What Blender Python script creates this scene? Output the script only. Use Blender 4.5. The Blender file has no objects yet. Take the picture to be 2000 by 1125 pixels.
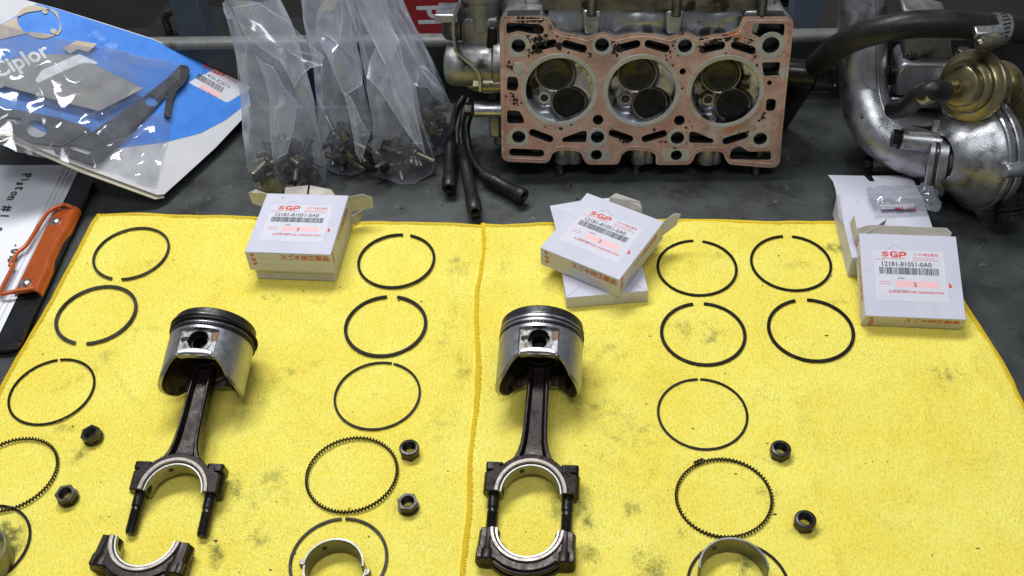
import bpy, bmesh, math, random
import numpy as np
from mathutils import Vector, Matrix, noise

random.seed(7)
rng = np.random.default_rng(7)
scene = bpy.context.scene
COL = scene.collection
PI = math.pi
MM = 0.001
R = math.radians

# ------------------------------------------------------------------ camera
PITCH, ROLL, FPX, CAMH = R(45.503), R(-3.817), 2108.45, 663.277   # focal length in pixels of a 2000 px wide frame, heights in mm
_f = Vector((0, math.cos(PITCH), -math.sin(PITCH)))
_u = Vector((0, math.sin(PITCH), math.cos(PITCH)))
_x = Vector((1, 0, 0))
CX = math.cos(ROLL) * _x + math.sin(ROLL) * _u
CU = -math.sin(ROLL) * _x + math.cos(ROLL) * _u
CF = _f
CO = Vector((0, 0, CAMH))
cam = bpy.data.cameras.new('camera')
cam.sensor_width = 36.0
cam.lens = 36.0 * FPX / 2000.0
cam.clip_start = 0.02
cam.clip_end = 50.0
camo = bpy.data.objects.new('camera', cam)
COL.objects.link(camo)
camo.matrix_world = Matrix(((CX.x, CU.x, -CF.x, 0), (CX.y, CU.y, -CF.y, 0), (CX.z, CU.z, -CF.z, CAMH * MM), (0, 0, 0, 1)))
scene.camera = camo

# ------------------------------------------------------------------ world, lamps, exposure
world = bpy.data.worlds.new('World')
scene.world = world
world.use_nodes = True
bg = world.node_tree.nodes['Background']
bg.inputs[0].default_value = (0.80, 0.88, 1.0, 1)
bg.inputs[1].default_value = 0.17


def lamp(name, loc, target, sx, sy, power, col):
    d = bpy.data.lights.new(name, 'AREA')
    d.shape = 'RECTANGLE'
    d.size = sx
    d.size_y = sy
    d.energy = power
    d.color = col
    o = bpy.data.objects.new(name, d)
    COL.objects.link(o)
    o.location = loc
    o.rotation_euler = (Vector(target) - Vector(loc)).to_track_quat('-Z', 'Y').to_euler()
    return o


lamp('workshop_tube_lamp', (-0.30, 1.25, 1.75), (-0.12, 0.72, 0), 1.2, 0.30, 31, (0.93, 0.96, 1.0))
lamp('workshop_tube_lamp', (0.10, -0.15, 2.0), (0.10, 0.60, 0), 1.2, 0.30, 13, (0.93, 0.96, 1.0))
scene.view_settings.view_transform = 'Standard'
scene.view_settings.look = 'None'
scene.view_settings.gamma = 1.0
scene.view_settings.exposure = 0.10
scene.render.engine = 'CYCLES'
scene.cycles.max_bounces = 10
scene.cycles.transparent_max_bounces = 24
scene.cycles.caustics_reflective = False
scene.cycles.caustics_refractive = False


# ------------------------------------------------------------------ placing helpers (mm)
def ray(u, v):
    return CF + CX * ((u - 1000) / FPX) + CU * ((562.5 - v) / FPX)


def G(u, v, z=0.0):
    d = ray(u, v)
    return CO + d * ((z - CAMH) / d.z)


def AT(u, v, y):
    d = ray(u, v)
    return CO + d * (y / d.y)


def PLN(u, v, p0, n):
    d = ray(u, v)
    return CO + d * ((p0 - CO).dot(n) / d.dot(n))


# ------------------------------------------------------------------ materials
MATS = {}


def nd(nt, t, **kw):
    n = nt.nodes.new(t)
    for k, v in kw.items():
        setattr(n, k, v)
    return n


def mat(name, c1, c2=None, *a, scratch=None, **k):
    m = mat0(name, c1, c2, *a, **k)
    if scratch:
        scratches(m, scratch)
    return m


def scratches(m, col):
    """thin scuffs in two directions over the base colour"""
    nt = m.node_tree
    p = nt.nodes['Principled BSDF']
    mp = next(n for n in nt.nodes if n.type == 'MAPPING')
    src = p.inputs['Base Color'].links[0].from_socket
    for (rot, sc, th) in ((0.5, (0.012, 0.55, 0.2), 0.69), (-0.9, (0.010, 0.45, 0.2), 0.70), (1.4, (0.015, 0.7, 0.2), 0.71)):
        mq = nd(nt, 'ShaderNodeMapping')
        mq.inputs['Rotation'].default_value = (0, 0, rot)
        ms = nd(nt, 'ShaderNodeMapping')
        ms.inputs['Scale'].default_value = sc
        nt.links.new(mp.outputs[0], mq.inputs[0])
        nt.links.new(mq.outputs[0], ms.inputs[0])
        n = nd(nt, 'ShaderNodeTexNoise')
        n.inputs['Scale'].default_value = 1.0
        n.inputs['Detail'].default_value = 2
        nt.links.new(ms.outputs[0], n.inputs['Vector'])
        r = nd(nt, 'ShaderNodeMapRange')
        r.inputs[1].default_value = th
        r.inputs[2].default_value = th + 0.04
        r.inputs[4].default_value = 0.6
        nt.links.new(n.outputs[0], r.inputs[0])
        mx = nd(nt, 'ShaderNodeMix', data_type='RGBA')
        nt.links.new(r.outputs[0], mx.inputs[0])
        nt.links.new(src, mx.inputs[6])
        mx.inputs[7].default_value = (*col, 1)
        src = mx.outputs[2]
    nt.links.new(src, p.inputs['Base Color'])


def mat0(name, c1, c2=None, rough=0.5, metal=0.0, ns=0.05, bump=0.0, bs=0.5, rv=0.12, spots=None, spec=0.5,
        coat=0.0, detail=6.0, sharp=(0.35, 0.65), c3=None, trans=0.0, sss=0.0):
    """principled material; noise scales are per millimetre. spots = (colour, scale, threshold, softness)"""
    m = bpy.data.materials.new(name)
    m.use_nodes = True
    nt = m.node_tree
    p = nt.nodes['Principled BSDF']
    tc = nd(nt, 'ShaderNodeTexCoord')
    mp = nd(nt, 'ShaderNodeMapping')
    mp.inputs['Scale'].default_value = (1000, 1000, 1000)
    nt.links.new(tc.outputs['Object'], mp.inputs[0])
    p.inputs['Metallic'].default_value = metal
    p.inputs['Specular IOR Level'].default_value = spec
    p.inputs['Coat Weight'].default_value = coat
    p.inputs['Coat Roughness'].default_value = 0.12
    if trans:
        p.inputs['Transmission Weight'].default_value = trans
    n1 = nd(nt, 'ShaderNodeTexNoise')
    n1.inputs['Scale'].default_value = ns
    n1.inputs['Detail'].default_value = detail
    n1.inputs['Roughness'].default_value = 0.62
    nt.links.new(mp.outputs[0], n1.inputs['Vector'])
    cr = nd(nt, 'ShaderNodeValToRGB')
    cr.color_ramp.elements[0].position = sharp[0]
    cr.color_ramp.elements[1].position = sharp[1]
    cr.color_ramp.elements[0].color = (*c1, 1)
    cr.color_ramp.elements[1].color = (*(c2 or c1), 1)
    if c3:
        e = cr.color_ramp.elements.new(min(0.98, sharp[1] + 0.12))
        e.color = (*c3, 1)
    nt.links.new(n1.outputs[0], cr.inputs[0])
    colout = cr.outputs[0]
    rr = nd(nt, 'ShaderNodeMapRange')
    rr.inputs[1].default_value = 0.3
    rr.inputs[2].default_value = 0.7
    rr.inputs[3].default_value = max(0.02, rough - rv)
    rr.inputs[4].default_value = min(1.0, rough + rv)
    n2 = nd(nt, 'ShaderNodeTexNoise')
    n2.inputs['Scale'].default_value = ns * 3.7
    n2.inputs['Detail'].default_value = 5
    nt.links.new(mp.outputs[0], n2.inputs['Vector'])
    nt.links.new(n2.outputs[0], rr.inputs[0])
    nt.links.new(rr.outputs[0], p.inputs['Roughness'])
    for sp in (spots or []):
        n3 = nd(nt, 'ShaderNodeTexNoise')
        n3.inputs['Scale'].default_value = sp[1]
        n3.inputs['Detail'].default_value = 5
        n3.inputs['Roughness'].default_value = 0.6
        off = nd(nt, 'ShaderNodeVectorMath', operation='ADD')
        off.inputs[1].default_value = (sp[1] * 91 + 13, 7.7, 31 * sp[2])
        nt.links.new(mp.outputs[0], off.inputs[0])
        nt.links.new(off.outputs[0], n3.inputs['Vector'])
        r3 = nd(nt, 'ShaderNodeMapRange')
        r3.inputs[1].default_value = sp[2]
        r3.inputs[2].default_value = sp[2] + sp[3]
        nt.links.new(n3.outputs[0], r3.inputs[0])
        mx = nd(nt, 'ShaderNodeMix', data_type='RGBA')
        nt.links.new(r3.outputs[0], mx.inputs[0])
        nt.links.new(colout, mx.inputs[6])
        mx.inputs[7].default_value = (*sp[0], 1)
        colout = mx.outputs[2]
        if len(sp) > 4:                                  # the spot is dull: no metal there
            mm = nd(nt, 'ShaderNodeMath', operation='MULTIPLY_ADD')
            nt.links.new(r3.outputs[0], mm.inputs[0])
            mm.inputs[1].default_value = -metal
            mm.inputs[2].default_value = metal
            nt.links.new(mm.outputs[0], p.inputs['Metallic'])
    nt.links.new(colout, p.inputs['Base Color'])
    if bump:
        n4 = nd(nt, 'ShaderNodeTexNoise')
        n4.inputs['Scale'].default_value = bs
        n4.inputs['Detail'].default_value = 4
        nt.links.new(mp.outputs[0], n4.inputs['Vector'])
        b = nd(nt, 'ShaderNodeBump')
        b.inputs['Strength'].default_value = 1.0
        b.inputs['Distance'].default_value = bump * MM
        nt.links.new(n4.outputs[0], b.inputs['Height'])
        nt.links.new(b.outputs[0], p.inputs['Normal'])
    MATS[name] = m
    return m


mat('ring_steel', (0.012, 0.010, 0.009), (0.028, 0.024, 0.021), 0.42, 0.6, spec=0.25, ns=0.12, rv=0.1)
mat('ring_worn', (0.10, 0.097, 0.092), (0.018, 0.016, 0.014), 0.36, 0.7, ns=0.03, rv=0.1)
mat('expander', (0.022, 0.014, 0.009), (0.06, 0.04, 0.026), 0.4, 0.6, ns=0.3)
mat('tray_paint', (0.022, 0.0245, 0.023), (0.050, 0.0545, 0.051), 0.42, 0.0, ns=0.012, bump=0.05, bs=0.5, rv=0.16,
    spots=[((0.018, 0.017, 0.014), 0.022, 0.55, 0.10), ((0.11, 0.115, 0.11), 0.09, 0.67, 0.06), ((0.028, 0.024, 0.02), 0.16, 0.64, 0.04)], detail=8, scratch=(0.10, 0.105, 0.10))
mat('tray_edge', (0.09, 0.09, 0.083), (0.15, 0.15, 0.138), 0.5, 0.0, ns=0.05, spots=[((0.06, 0.05, 0.04), 0.07, 0.6, 0.1)])
mat('towel_hem', (0.86, 0.60, 0.03), (0.92, 0.70, 0.06), 0.9, 0, ns=0.3, rv=0.05, spec=0.1)
mat('board', (0.55, 0.54, 0.61), (0.59, 0.58, 0.65), 0.42, 0, ns=0.02, rv=0.08, bump=0.02, bs=0.4, spec=0.4,
    spots=[((0.50, 0.46, 0.42), 0.03, 0.62, 0.16), ((0.40, 0.37, 0.34), 0.12, 0.69, 0.05)])
mat('board_inside', (0.50, 0.46, 0.38), (0.58, 0.54, 0.46), 0.8, 0, ns=0.1, rv=0.05, bump=0.04, bs=0.8, spec=0.2)
mat('sticker', (0.63, 0.615, 0.665), (0.67, 0.655, 0.70), 0.3, 0, ns=0.05, rv=0.05)
mat('print_red', (0.62, 0.02, 0.012), (0.70, 0.05, 0.03), 0.5, 0, ns=0.2)
mat('print_pink', (0.85, 0.48, 0.47), (0.87, 0.53, 0.52), 0.4, 0, ns=0.2)
mat('print_orange', (0.50, 0.055, 0.012), (0.56, 0.09, 0.02), 0.5, 0, ns=0.2)
mat('print_black', (0.035, 0.035, 0.04), (0.06, 0.06, 0.065), 0.5, 0, ns=0.2)
mat('print_white', (0.78, 0.79, 0.80), (0.84, 0.84, 0.85), 0.5, 0, ns=0.2)
mat('print_fold', (0.30, 0.29, 0.31), (0.4, 0.39, 0.41), 0.6, 0, ns=0.2)
mat('gasket_face', (0.37, 0.205, 0.155), (0.54, 0.35, 0.285), 0.66, 0.0, ns=0.05, bump=0.25, bs=0.5, rv=0.14, sharp=(0.3, 0.64), detail=9, spec=0.3,
    spots=[((0.29, 0.19, 0.15), 0.022, 0.52, 0.16), ((0.50, 0.40, 0.35), 0.04, 0.53, 0.12), ((0.44, 0.42, 0.38), 0.05, 0.60, 0.07), ((0.50, 0.17, 0.055), 0.034, 0.615, 0.05), ((0.020, 0.015, 0.012), 0.10, 0.665, 0.03)])
mat('fire_ring', (0.36, 0.36, 0.335), (0.46, 0.46, 0.43), 0.48, 0.2, ns=0.06, bump=0.05, bs=0.8,
    spots=[((0.42, 0.25, 0.19), 0.06, 0.56, 0.10)])
mat('cast_alu', (0.17, 0.165, 0.16), (0.36, 0.355, 0.345), 0.46, 0.8, ns=0.03, bump=0.16, bs=0.55, rv=0.12,
    spots=[((0.05, 0.044, 0.036), 0.03, 0.58, 0.10)])
mat('cast_clean', (0.33, 0.33, 0.345), (0.52, 0.52, 0.535), 0.36, 0.92, ns=0.03, bump=0.20, bs=0.6, rv=0.12,
    spots=[((0.09, 0.08, 0.07), 0.035, 0.57, 0.14), ((0.06, 0.055, 0.05), 0.2, 0.66, 0.04)])
mat('cast_olive', (0.05, 0.044, 0.03), (0.16, 0.145, 0.11), 0.5, 0.35, ns=0.04, bump=0.35, bs=0.3, rv=0.15,
    spots=[((0.012, 0.011, 0.009), 0.06, 0.53, 0.08)])
mat('chamber_alu', (0.27, 0.275, 0.32), (0.46, 0.47, 0.55), 0.36, 0.88, ns=0.06, bump=0.08, bs=0.6, rv=0.1,
    spots=[((0.025, 0.021, 0.016), 0.045, 0.46, 0.13)])
mat('valve_oily', (0.012, 0.011, 0.005), (0.022, 0.020, 0.011), 0.3, 0.0, ns=0.08, coat=0.16, spec=0.22, rv=0.06)
mat('valve_soot', (0.006, 0.006, 0.006), (0.018, 0.018, 0.019), 0.55, 0.0, spec=0.12, ns=0.15, bump=0.15, bs=0.8)
mat('hole_shade', (0.006, 0.006, 0.006), (0.012, 0.011, 0.010), 0.7, 0, ns=0.1)  # near-black colour stands in for the shade inside bores and slots
mat('rubber', (0.008, 0.008, 0.008), (0.018, 0.0175, 0.017), 0.42, 0, ns=0.06, bump=0.05, bs=0.5, rv=0.12, spec=0.32,
    spots=[((0.035, 0.033, 0.03), 0.05, 0.64, 0.12)])
mat('black_steel', (0.014, 0.013, 0.012), (0.035, 0.032, 0.028), 0.30, 0.7, ns=0.1, rv=0.1, bump=0.04, bs=0.8)
mat('nut_steel', (0.035, 0.031, 0.027), (0.085, 0.078, 0.068), 0.36, 0.8, ns=0.15, rv=0.1)
mat('rod_steel', (0.012, 0.0085, 0.007), (0.028, 0.020, 0.0165), 0.30, 0.5, spec=0.3, ns=0.06, bump=0.05, bs=0.6, rv=0.12,
    spots=[((0.016, 0.012, 0.010), 0.06, 0.56, 0.1)])
mat('machined', (0.24, 0.20, 0.17), (0.36, 0.32, 0.285), 0.42, 0.7, ns=0.12, rv=0.08,
    spots=[((0.12, 0.08, 0.06), 0.07, 0.6, 0.1)])
mat('bearing', (0.34, 0.33, 0.30), (0.42, 0.41, 0.38), 0.36, 0.95, ns=0.05, rv=0.06)
mat('shell_grey', (0.15, 0.143, 0.125), (0.23, 0.22, 0.195), 0.36, 0.85, ns=0.05, rv=0.08)
mat('piston_alu', (0.34, 0.34, 0.355), (0.46, 0.46, 0.475), 0.40, 0.92, ns=0.05, rv=0.12, bump=0.02, bs=1.2,
    spots=[((0.26, 0.25, 0.25), 0.04, 0.6, 0.15)])
mat('piston_cast', (0.30, 0.29, 0.28), (0.46, 0.455, 0.45), 0.55, 0.4, ns=0.08, bump=0.25, bs=0.6,
    spots=[((0.16, 0.09, 0.045), 0.10, 0.485, 0.10)])
mat('carbon', (0.012, 0.011, 0.010), (0.03, 0.027, 0.025), 0.42, 0.3, ns=0.1, bump=0.05, bs=0.7)
mat('piston_inside', (0.10, 0.07, 0.035), (0.36, 0.27, 0.14), 0.34, 0.7, ns=0.05, bump=0.15, bs=0.4,
    spots=[((0.012, 0.010, 0.008), 0.04, 0.54, 0.1)])
mat('zinc_gold', (0.29, 0.24, 0.125), (0.39, 0.335, 0.195), 0.32, 0.95, ns=0.03, rv=0.08, bump=0.03, bs=0.6)
mat('bolt_zinc', (0.17, 0.15, 0.10), (0.32, 0.29, 0.22), 0.36, 0.95, ns=0.1)
mat('bolt_dark', (0.06, 0.055, 0.05), (0.16, 0.15, 0.13), 0.35, 0.9, ns=0.1)
mat('steel_band', (0.40, 0.39, 0.37), (0.55, 0.54, 0.52), 0.3, 0.95, ns=0.08)
mat('paper', (0.76, 0.75, 0.79), (0.80, 0.79, 0.83), 0.7, 0, ns=0.02, rv=0.05, spec=0.2)
mat('clip_orange', (0.46, 0.085, 0.012), (0.52, 0.115, 0.022), 0.28, 0.25, ns=0.03, rv=0.06, coat=0.3)
mat('board_black', (0.010, 0.010, 0.011), (0.018, 0.018, 0.019), 0.16, 0, ns=0.05, rv=0.06)
mat('card_white', (0.56, 0.55, 0.56), (0.62, 0.61, 0.62), 0.6, 0, ns=0.03, rv=0.08)
mat('card_blue', (0.025, 0.17, 0.62), (0.05, 0.25, 0.72), 0.5, 0, ns=0.025, rv=0.1, spots=[((0.22, 0.42, 0.78), 0.035, 0.60, 0.12)])
mat('gasket_grey', (0.26, 0.255, 0.235), (0.31, 0.305, 0.285), 0.7, 0, ns=0.08)
mat('gasket_beige', (0.46, 0.37, 0.26), (0.55, 0.46, 0.34), 0.6, 0, ns=0.06)
mat('gasket_dark', (0.018, 0.018, 0.022), (0.04, 0.04, 0.046), 0.4, 0, ns=0.06)
mat('box_red', (0.36, 0.012, 0.014), (0.42, 0.02, 0.02), 0.5, 0, ns=0.03)
mat('blue_grey_paint', (0.075, 0.095, 0.125), (0.10, 0.125, 0.16), 0.5, 0, ns=0.03)
mat('dark_floor', (0.010, 0.008, 0.007), (0.022, 0.018, 0.015), 0.7, 0, ns=0.006, bump=0.3, bs=0.05)
mat('pen', (0.02, 0.02, 0.025), (0.03, 0.03, 0.035), 0.6)


def towel_material():
    m = bpy.data.materials.new('towel_yellow')
    m.use_nodes = True
    nt = m.node_tree
    p = nt.nodes['Principled BSDF']
    p.inputs['Roughness'].default_value = 0.95
    p.inputs['Specular IOR Level'].default_value = 0.08
    p.inputs['Sheen Weight'].default_value = 0.25
    p.inputs['Sheen Roughness'].default_value = 0.5
    p.inputs['Sheen Tint'].default_value = (1.0, 0.93, 0.45, 1)
    tc = nd(nt, 'ShaderNodeTexCoord')
    mp = nd(nt, 'ShaderNodeMapping')
    mp.inputs['Scale'].default_value = (1000, 1000, 1000)
    nt.links.new(tc.outputs['Object'], mp.inputs[0])

    def noi(scale, det, stretch=None, rot=0):
        v = mp.outputs[0]
        if stretch:
            mq = nd(nt, 'ShaderNodeMapping')
            mq.inputs['Scale'].default_value = stretch
            mq.inputs['Rotation'].default_value = (0, 0, rot)
            nt.links.new(v, mq.inputs[0])
            v = mq.outputs[0]
        n = nd(nt, 'ShaderNodeTexNoise')
        n.inputs['Scale'].default_value = scale
        n.inputs['Detail'].default_value = det
        n.inputs['Roughness'].default_value = 0.65
        nt.links.new(v, n.inputs['Vector'])
        return n.outputs[0]
    big = noi(0.014, 4)
    fine = noi(0.36, 5, (1.5, 0.7, 1), 0.1)
    cr = nd(nt, 'ShaderNodeValToRGB')
    e = cr.color_ramp.elements
    e[0].position, e[0].color = 0.32, (0.96, 0.79, 0.085, 1)
    e[1].position, e[1].color = 0.66, (0.985, 0.88, 0.135, 1)
    nt.links.new(big, cr.inputs[0])
    cf = nd(nt, 'ShaderNodeValToRGB')
    f = cf.color_ramp.elements
    f[0].position, f[0].color = 0.30, (0.93, 0.905, 0.78, 1)
    f[1].position, f[1].color = 0.68, (1.0, 1.02, 1.8, 1)
    nt.links.new(fine, cf.inputs[0])
    mu = nd(nt, 'ShaderNodeMix', data_type='RGBA', blend_type='MULTIPLY')
    mu.inputs[0].default_value = 1.0
    nt.links.new(cr.outputs[0], mu.inputs[6])
    nt.links.new(cf.outputs[0], mu.inputs[7])
    # grime: a per-vertex density of the stains, broken up by fibre-sized noise
    at = nd(nt, 'ShaderNodeAttribute', attribute_name='stain')
    grn = noi(0.7, 5, (1.5, 0.8, 1))
    th = nd(nt, 'ShaderNodeMath', operation='ADD')
    nt.links.new(grn, th.inputs[0])
    nt.links.new(at.outputs['Fac'], th.inputs[1])
    ms = nd(nt, 'ShaderNodeMapRange')
    ms.inputs[1].default_value = 0.66
    ms.inputs[2].default_value = 1.20
    nt.links.new(th.outputs[0], ms.inputs[0])
    cap = nd(nt, 'ShaderNodeMath', operation='MULTIPLY')
    cap.inputs[1].default_value = 0.9
    nt.links.new(ms.outputs[0], cap.inputs[0])
    mx = nd(nt, 'ShaderNodeMix', data_type='RGBA')
    nt.links.new(cap.outputs[0], mx.inputs[0])
    nt.links.new(mu.outputs[2], mx.inputs[6])
    mx.inputs[7].default_value = (0.12, 0.125, 0.04, 1)
    nt.links.new(mx.outputs[2], p.inputs['Base Color'])
    b = nd(nt, 'ShaderNodeBump')
    b.inputs['Distance'].default_value = 1.6 * MM
    b.inputs['Strength'].default_value = 0.8
    nt.links.new(fine, b.inputs['Height'])
    nt.links.new(b.outputs[0], p.inputs['Normal'])
    MATS['towel_yellow'] = m


towel_material()


def plastic_material(name, base, edge, tint, grough=0.13, gl=0.45, oily=False):
    m = bpy.data.materials.new(name)
    m.use_nodes = True
    nt = m.node_tree
    nt.nodes.remove(nt.nodes['Principled BSDF'])
    out = nt.nodes['Material Output']
    tr = nd(nt, 'ShaderNodeBsdfTransparent')
    df = nd(nt, 'ShaderNodeBsdfTranslucent')
    df.inputs[0].default_value = (*tint, 1)
    d2 = nd(nt, 'ShaderNodeBsdfDiffuse')
    d2.inputs[0].default_value = (*tint, 1)
    ma = nd(nt, 'ShaderNodeMixShader')
    ma.inputs[0].default_value = 0.5
    nt.links.new(df.outputs[0], ma.inputs[1])
    nt.links.new(d2.outputs[0], ma.inputs[2])
    gls = nd(nt, 'ShaderNodeBsdfGlossy')
    gls.inputs['Roughness'].default_value = grough
    gls.inputs[0].default_value = (1, 1, 1, 1)
    mb = nd(nt, 'ShaderNodeMixShader')
    mb.inputs[0].default_value = gl
    nt.links.new(ma.outputs[0], mb.inputs[1])
    nt.links.new(gls.outputs[0], mb.inputs[2])
    tc = nd(nt, 'ShaderNodeTexCoord')
    mp = nd(nt, 'ShaderNodeMapping')
    mp.inputs['Scale'].default_value = (1000, 1000, 1000)
    nt.links.new(tc.outputs['Object'], mp.inputs[0])
    n = nd(nt, 'ShaderNodeTexNoise')
    n.inputs['Scale'].default_value = 0.05
    n.inputs['Detail'].default_value = 5
    nt.links.new(mp.outputs[0], n.inputs['Vector'])
    lw = nd(nt, 'ShaderNodeLayerWeight')
    lw.inputs[0].default_value = 0.35
    mr = nd(nt, 'ShaderNodeMapRange')
    mr.inputs[3].default_value = base
    mr.inputs[4].default_value = edge
    nt.links.new(lw.outputs['Facing'], mr.inputs[0])
    ad = nd(nt, 'ShaderNodeMath', operation='MULTIPLY')
    m2 = nd(nt, 'ShaderNodeMapRange')
    m2.inputs[1].default_value = 0.3
    m2.inputs[2].default_value = 0.7
    m2.inputs[3].default_value = 0.55
    m2.inputs[4].default_value = 1.45
    nt.links.new(n.outputs[0], m2.inputs[0])
    nt.links.new(mr.outputs[0], ad.inputs[0])
    nt.links.new(m2.outputs[0], ad.inputs[1])
    fac = ad.outputs[0]
    if oily:                                   # film goes from milky above to clear below, so the bolts show
        sx = nd(nt, 'ShaderNodeSeparateXYZ')
        nt.links.new(mp.outputs[0], sx.inputs[0])
        wob = nd(nt, 'ShaderNodeMath', operation='MULTIPLY_ADD')
        nt.links.new(n.outputs[0], wob.inputs[0])
        wob.inputs[1].default_value = 40
        nt.links.new(sx.outputs[2], wob.inputs[2])
        mz = nd(nt, 'ShaderNodeMapRange')
        mz.inputs[1].default_value = 48
        mz.inputs[2].default_value = 88
        mz.inputs[3].default_value = 0.34
        mz.inputs[4].default_value = 1.1
        nt.links.new(wob.outputs[0], mz.inputs[0])
        m5 = nd(nt, 'ShaderNodeMath', operation='MULTIPLY')
        nt.links.new(fac, m5.inputs[0])
        nt.links.new(mz.outputs[0], m5.inputs[1])
        fac = m5.outputs[0]
    mc = nd(nt, 'ShaderNodeMixShader')
    nt.links.new(fac, mc.inputs[0])
    nt.links.new(tr.outputs[0], mc.inputs[1])
    nt.links.new(mb.outputs[0], mc.inputs[2])
    nt.links.new(mc.outputs[0], out.inputs[0])
    MATS[name] = m


plastic_material('bag_film', 0.24, 0.92, (0.86, 0.90, 1.0), 0.12, 0.20, True)
plastic_material('clear_film', 0.27, 0.65, (0.48, 0.49, 0.54), 0.09, 0.24)


# ------------------------------------------------------------------ mesh helpers (input in mm)
class MB:
    def __init__(s):
        s.v = []
        s.f = []

    def add(s, verts, faces):
        o = len(s.v)
        s.v += [tuple(p) for p in verts]
        s.f += [tuple(i + o for i in f) for f in faces]
        return s

    def box(s, x0, x1, y0, y1, z0, z1, M=None):
        v = [Vector((x, y, z)) for z in (z0, z1) for y in (y0, y1) for x in (x0, x1)]
        if M is not None:
            v = [M @ p for p in v]
        return s.add(v, [(0, 2, 3, 1), (4, 5, 7, 6), (0, 1, 5, 4), (2, 6, 7, 3), (0, 4, 6, 2), (1, 3, 7, 5)])

    def tube(s, pts, r, n=14, cap=True, closed=False, squash=None):
        pts = [Vector(p) for p in pts]
        N = len(pts)
        rs = r if hasattr(r, '__len__') else [r] * N
        verts = []
        prev = None
        for i, p in enumerate(pts):
            if closed:
                t = (pts[(i + 1) % N] - pts[i - 1])
            else:
                t = pts[min(i + 1, N - 1)] - pts[max(i - 1, 0)]
            t.normalize()
            if prev is None:
                a = Vector((0, 0, 1)) if abs(t.z) < 0.9 else Vector((1, 0, 0))
                nrm = (a - t * a.dot(t)).normalized()
            else:
                nrm = (prev - t * prev.dot(t)).normalized()
            prev = nrm
            b = t.cross(nrm)
            for k in range(n):
                a = 2 * PI * k / n
                verts.append(p + (nrm * math.cos(a) * (squash or 1) + b * math.sin(a)) * rs[i])
        faces = []
        M = N if closed else N - 1
        for i in range(M):
            for k in range(n):
                k2 = (k + 1) % n
                j = (i + 1) % N
                faces.append((i * n + k, i * n + k2, j * n + k2, j * n + k))
        if cap and not closed:
            faces.append(tuple(range(n - 1, -1, -1)))
            faces.append(tuple((N - 1) * n + k for k in range(n)))
        return s.add(verts, faces)

    def lathe(s, prof, n=48, M=None, closed=False, a0=0.0, a1=2 * PI):
        """prof: (radius, height) pairs about local z"""
        full = abs(a1 - a0 - 2 * PI) < 1e-6
        m = n if full else n + 1
        verts = []
        for k in range(m):
            a = a0 + (a1 - a0) * k / n
            for (r, h) in prof:
                verts.append(Vector((r * math.cos(a), r * math.sin(a), h)))
        if M is not None:
            verts = [M @ p for p in verts]
        L = len(prof)
        faces = []
        for k in range(n):
            k2 = (k + 1) % m
            for j in range(L if closed else L - 1):
                j2 = (j + 1) % L
                faces.append((k * L + j, k2 * L + j, k2 * L + j2, k * L + j2))
        if closed and not full:
            faces.append(tuple(range(L - 1, -1, -1)))
            faces.append(tuple((m - 1) * L + j for j in range(L)))
        return s.add(verts, faces)

    def prism(s, poly, z0, z1, M=None):
        n = len(poly)
        v = [Vector((x, y, z0)) for x, y in poly] + [Vector((x, y, z1)) for x, y in poly]
        if M is not None:
            v = [M @ p for p in v]
        f = [tuple(range(n - 1, -1, -1)), tuple(range(n, 2 * n))]
        f += [(i, (i + 1) % n, n + (i + 1) % n, n + i) for i in range(n)]
        return s.add(v, f)

    def grid(s, fn, nu, nv):
        v = [fn(i / nu, j / nv) for j in range(nv + 1) for i in range(nu + 1)]
        w = nu + 1
        return s.add(v, [(j * w + i, j * w + i + 1, (j + 1) * w + i + 1, (j + 1) * w + i) for j in range(nv) for i in range(nu)])

    def mesh(s, name, mt, smooth=35):
        me = bpy.data.meshes.new(name)
        me.from_pydata([(x * MM, y * MM, z * MM) for x, y, z in s.v], [], s.f)
        finish(me, mt, smooth)
        return me

    def build(s, name, mt, parent=None, smooth=35, bevel=0, M=None, seg=2):
        o = link(name, s.mesh(name, mt, smooth), parent, M)
        if bevel:
            b = o.modifiers.new('bevel', 'BEVEL')
            b.width = bevel * MM
            b.segments = seg
            b.limit_method = 'ANGLE'
            b.angle_limit = R(40)
        return o


def finish(me, mt, smooth=35):
    if mt:
        me.materials.append(MATS[mt])
    bm = bmesh.new()
    bm.from_mesh(me)
    bmesh.ops.recalc_face_normals(bm, faces=bm.faces)
    bm.to_mesh(me)
    bm.free()
    if smooth:
        me.polygons.foreach_set('use_smooth', [True] * len(me.polygons))
        me.set_sharp_from_angle(angle=R(smooth))
    me.update()


def link(name, me, parent=None, M=None):
    o = bpy.data.objects.new(name, me)
    COL.objects.link(o)
    if parent is not None:
        o.parent = parent
    if M is not None:
        o.matrix_basis = mmat(M)
    return o


def mmat(M):
    M = M.copy()
    M.translation = M.translation * MM
    return M


def tag(o, label, cat, group=None, kind=None):
    o['label'] = label
    o['category'] = cat
    if group:
        o['group'] = group
    if kind:
        o['kind'] = kind
    return o


def thing(name, label, cat, M=None, group=None):
    o = bpy.data.objects.new(name, None)
    COL.objects.link(o)
    o.empty_display_size = 0.02
    if M is not None:
        o.matrix_basis = mmat(M)
    return tag(o, label, cat, group)


def copy_tree(o, parent=None):
    c = o.copy()
    COL.objects.link(c)
    c.parent = parent
    for ch in [x for x in bpy.data.objects if x.parent == o]:
        copy_tree(ch, c)
    return c


def T(x, y, z):
    return Matrix.Translation((x, y, z))


def RZ(a):
    return Matrix.Rotation(R(a), 4, 'Z')


def RX(a):
    return Matrix.Rotation(R(a), 4, 'X')


def RY(a):
    return Matrix.Rotation(R(a), 4, 'Y')


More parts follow.
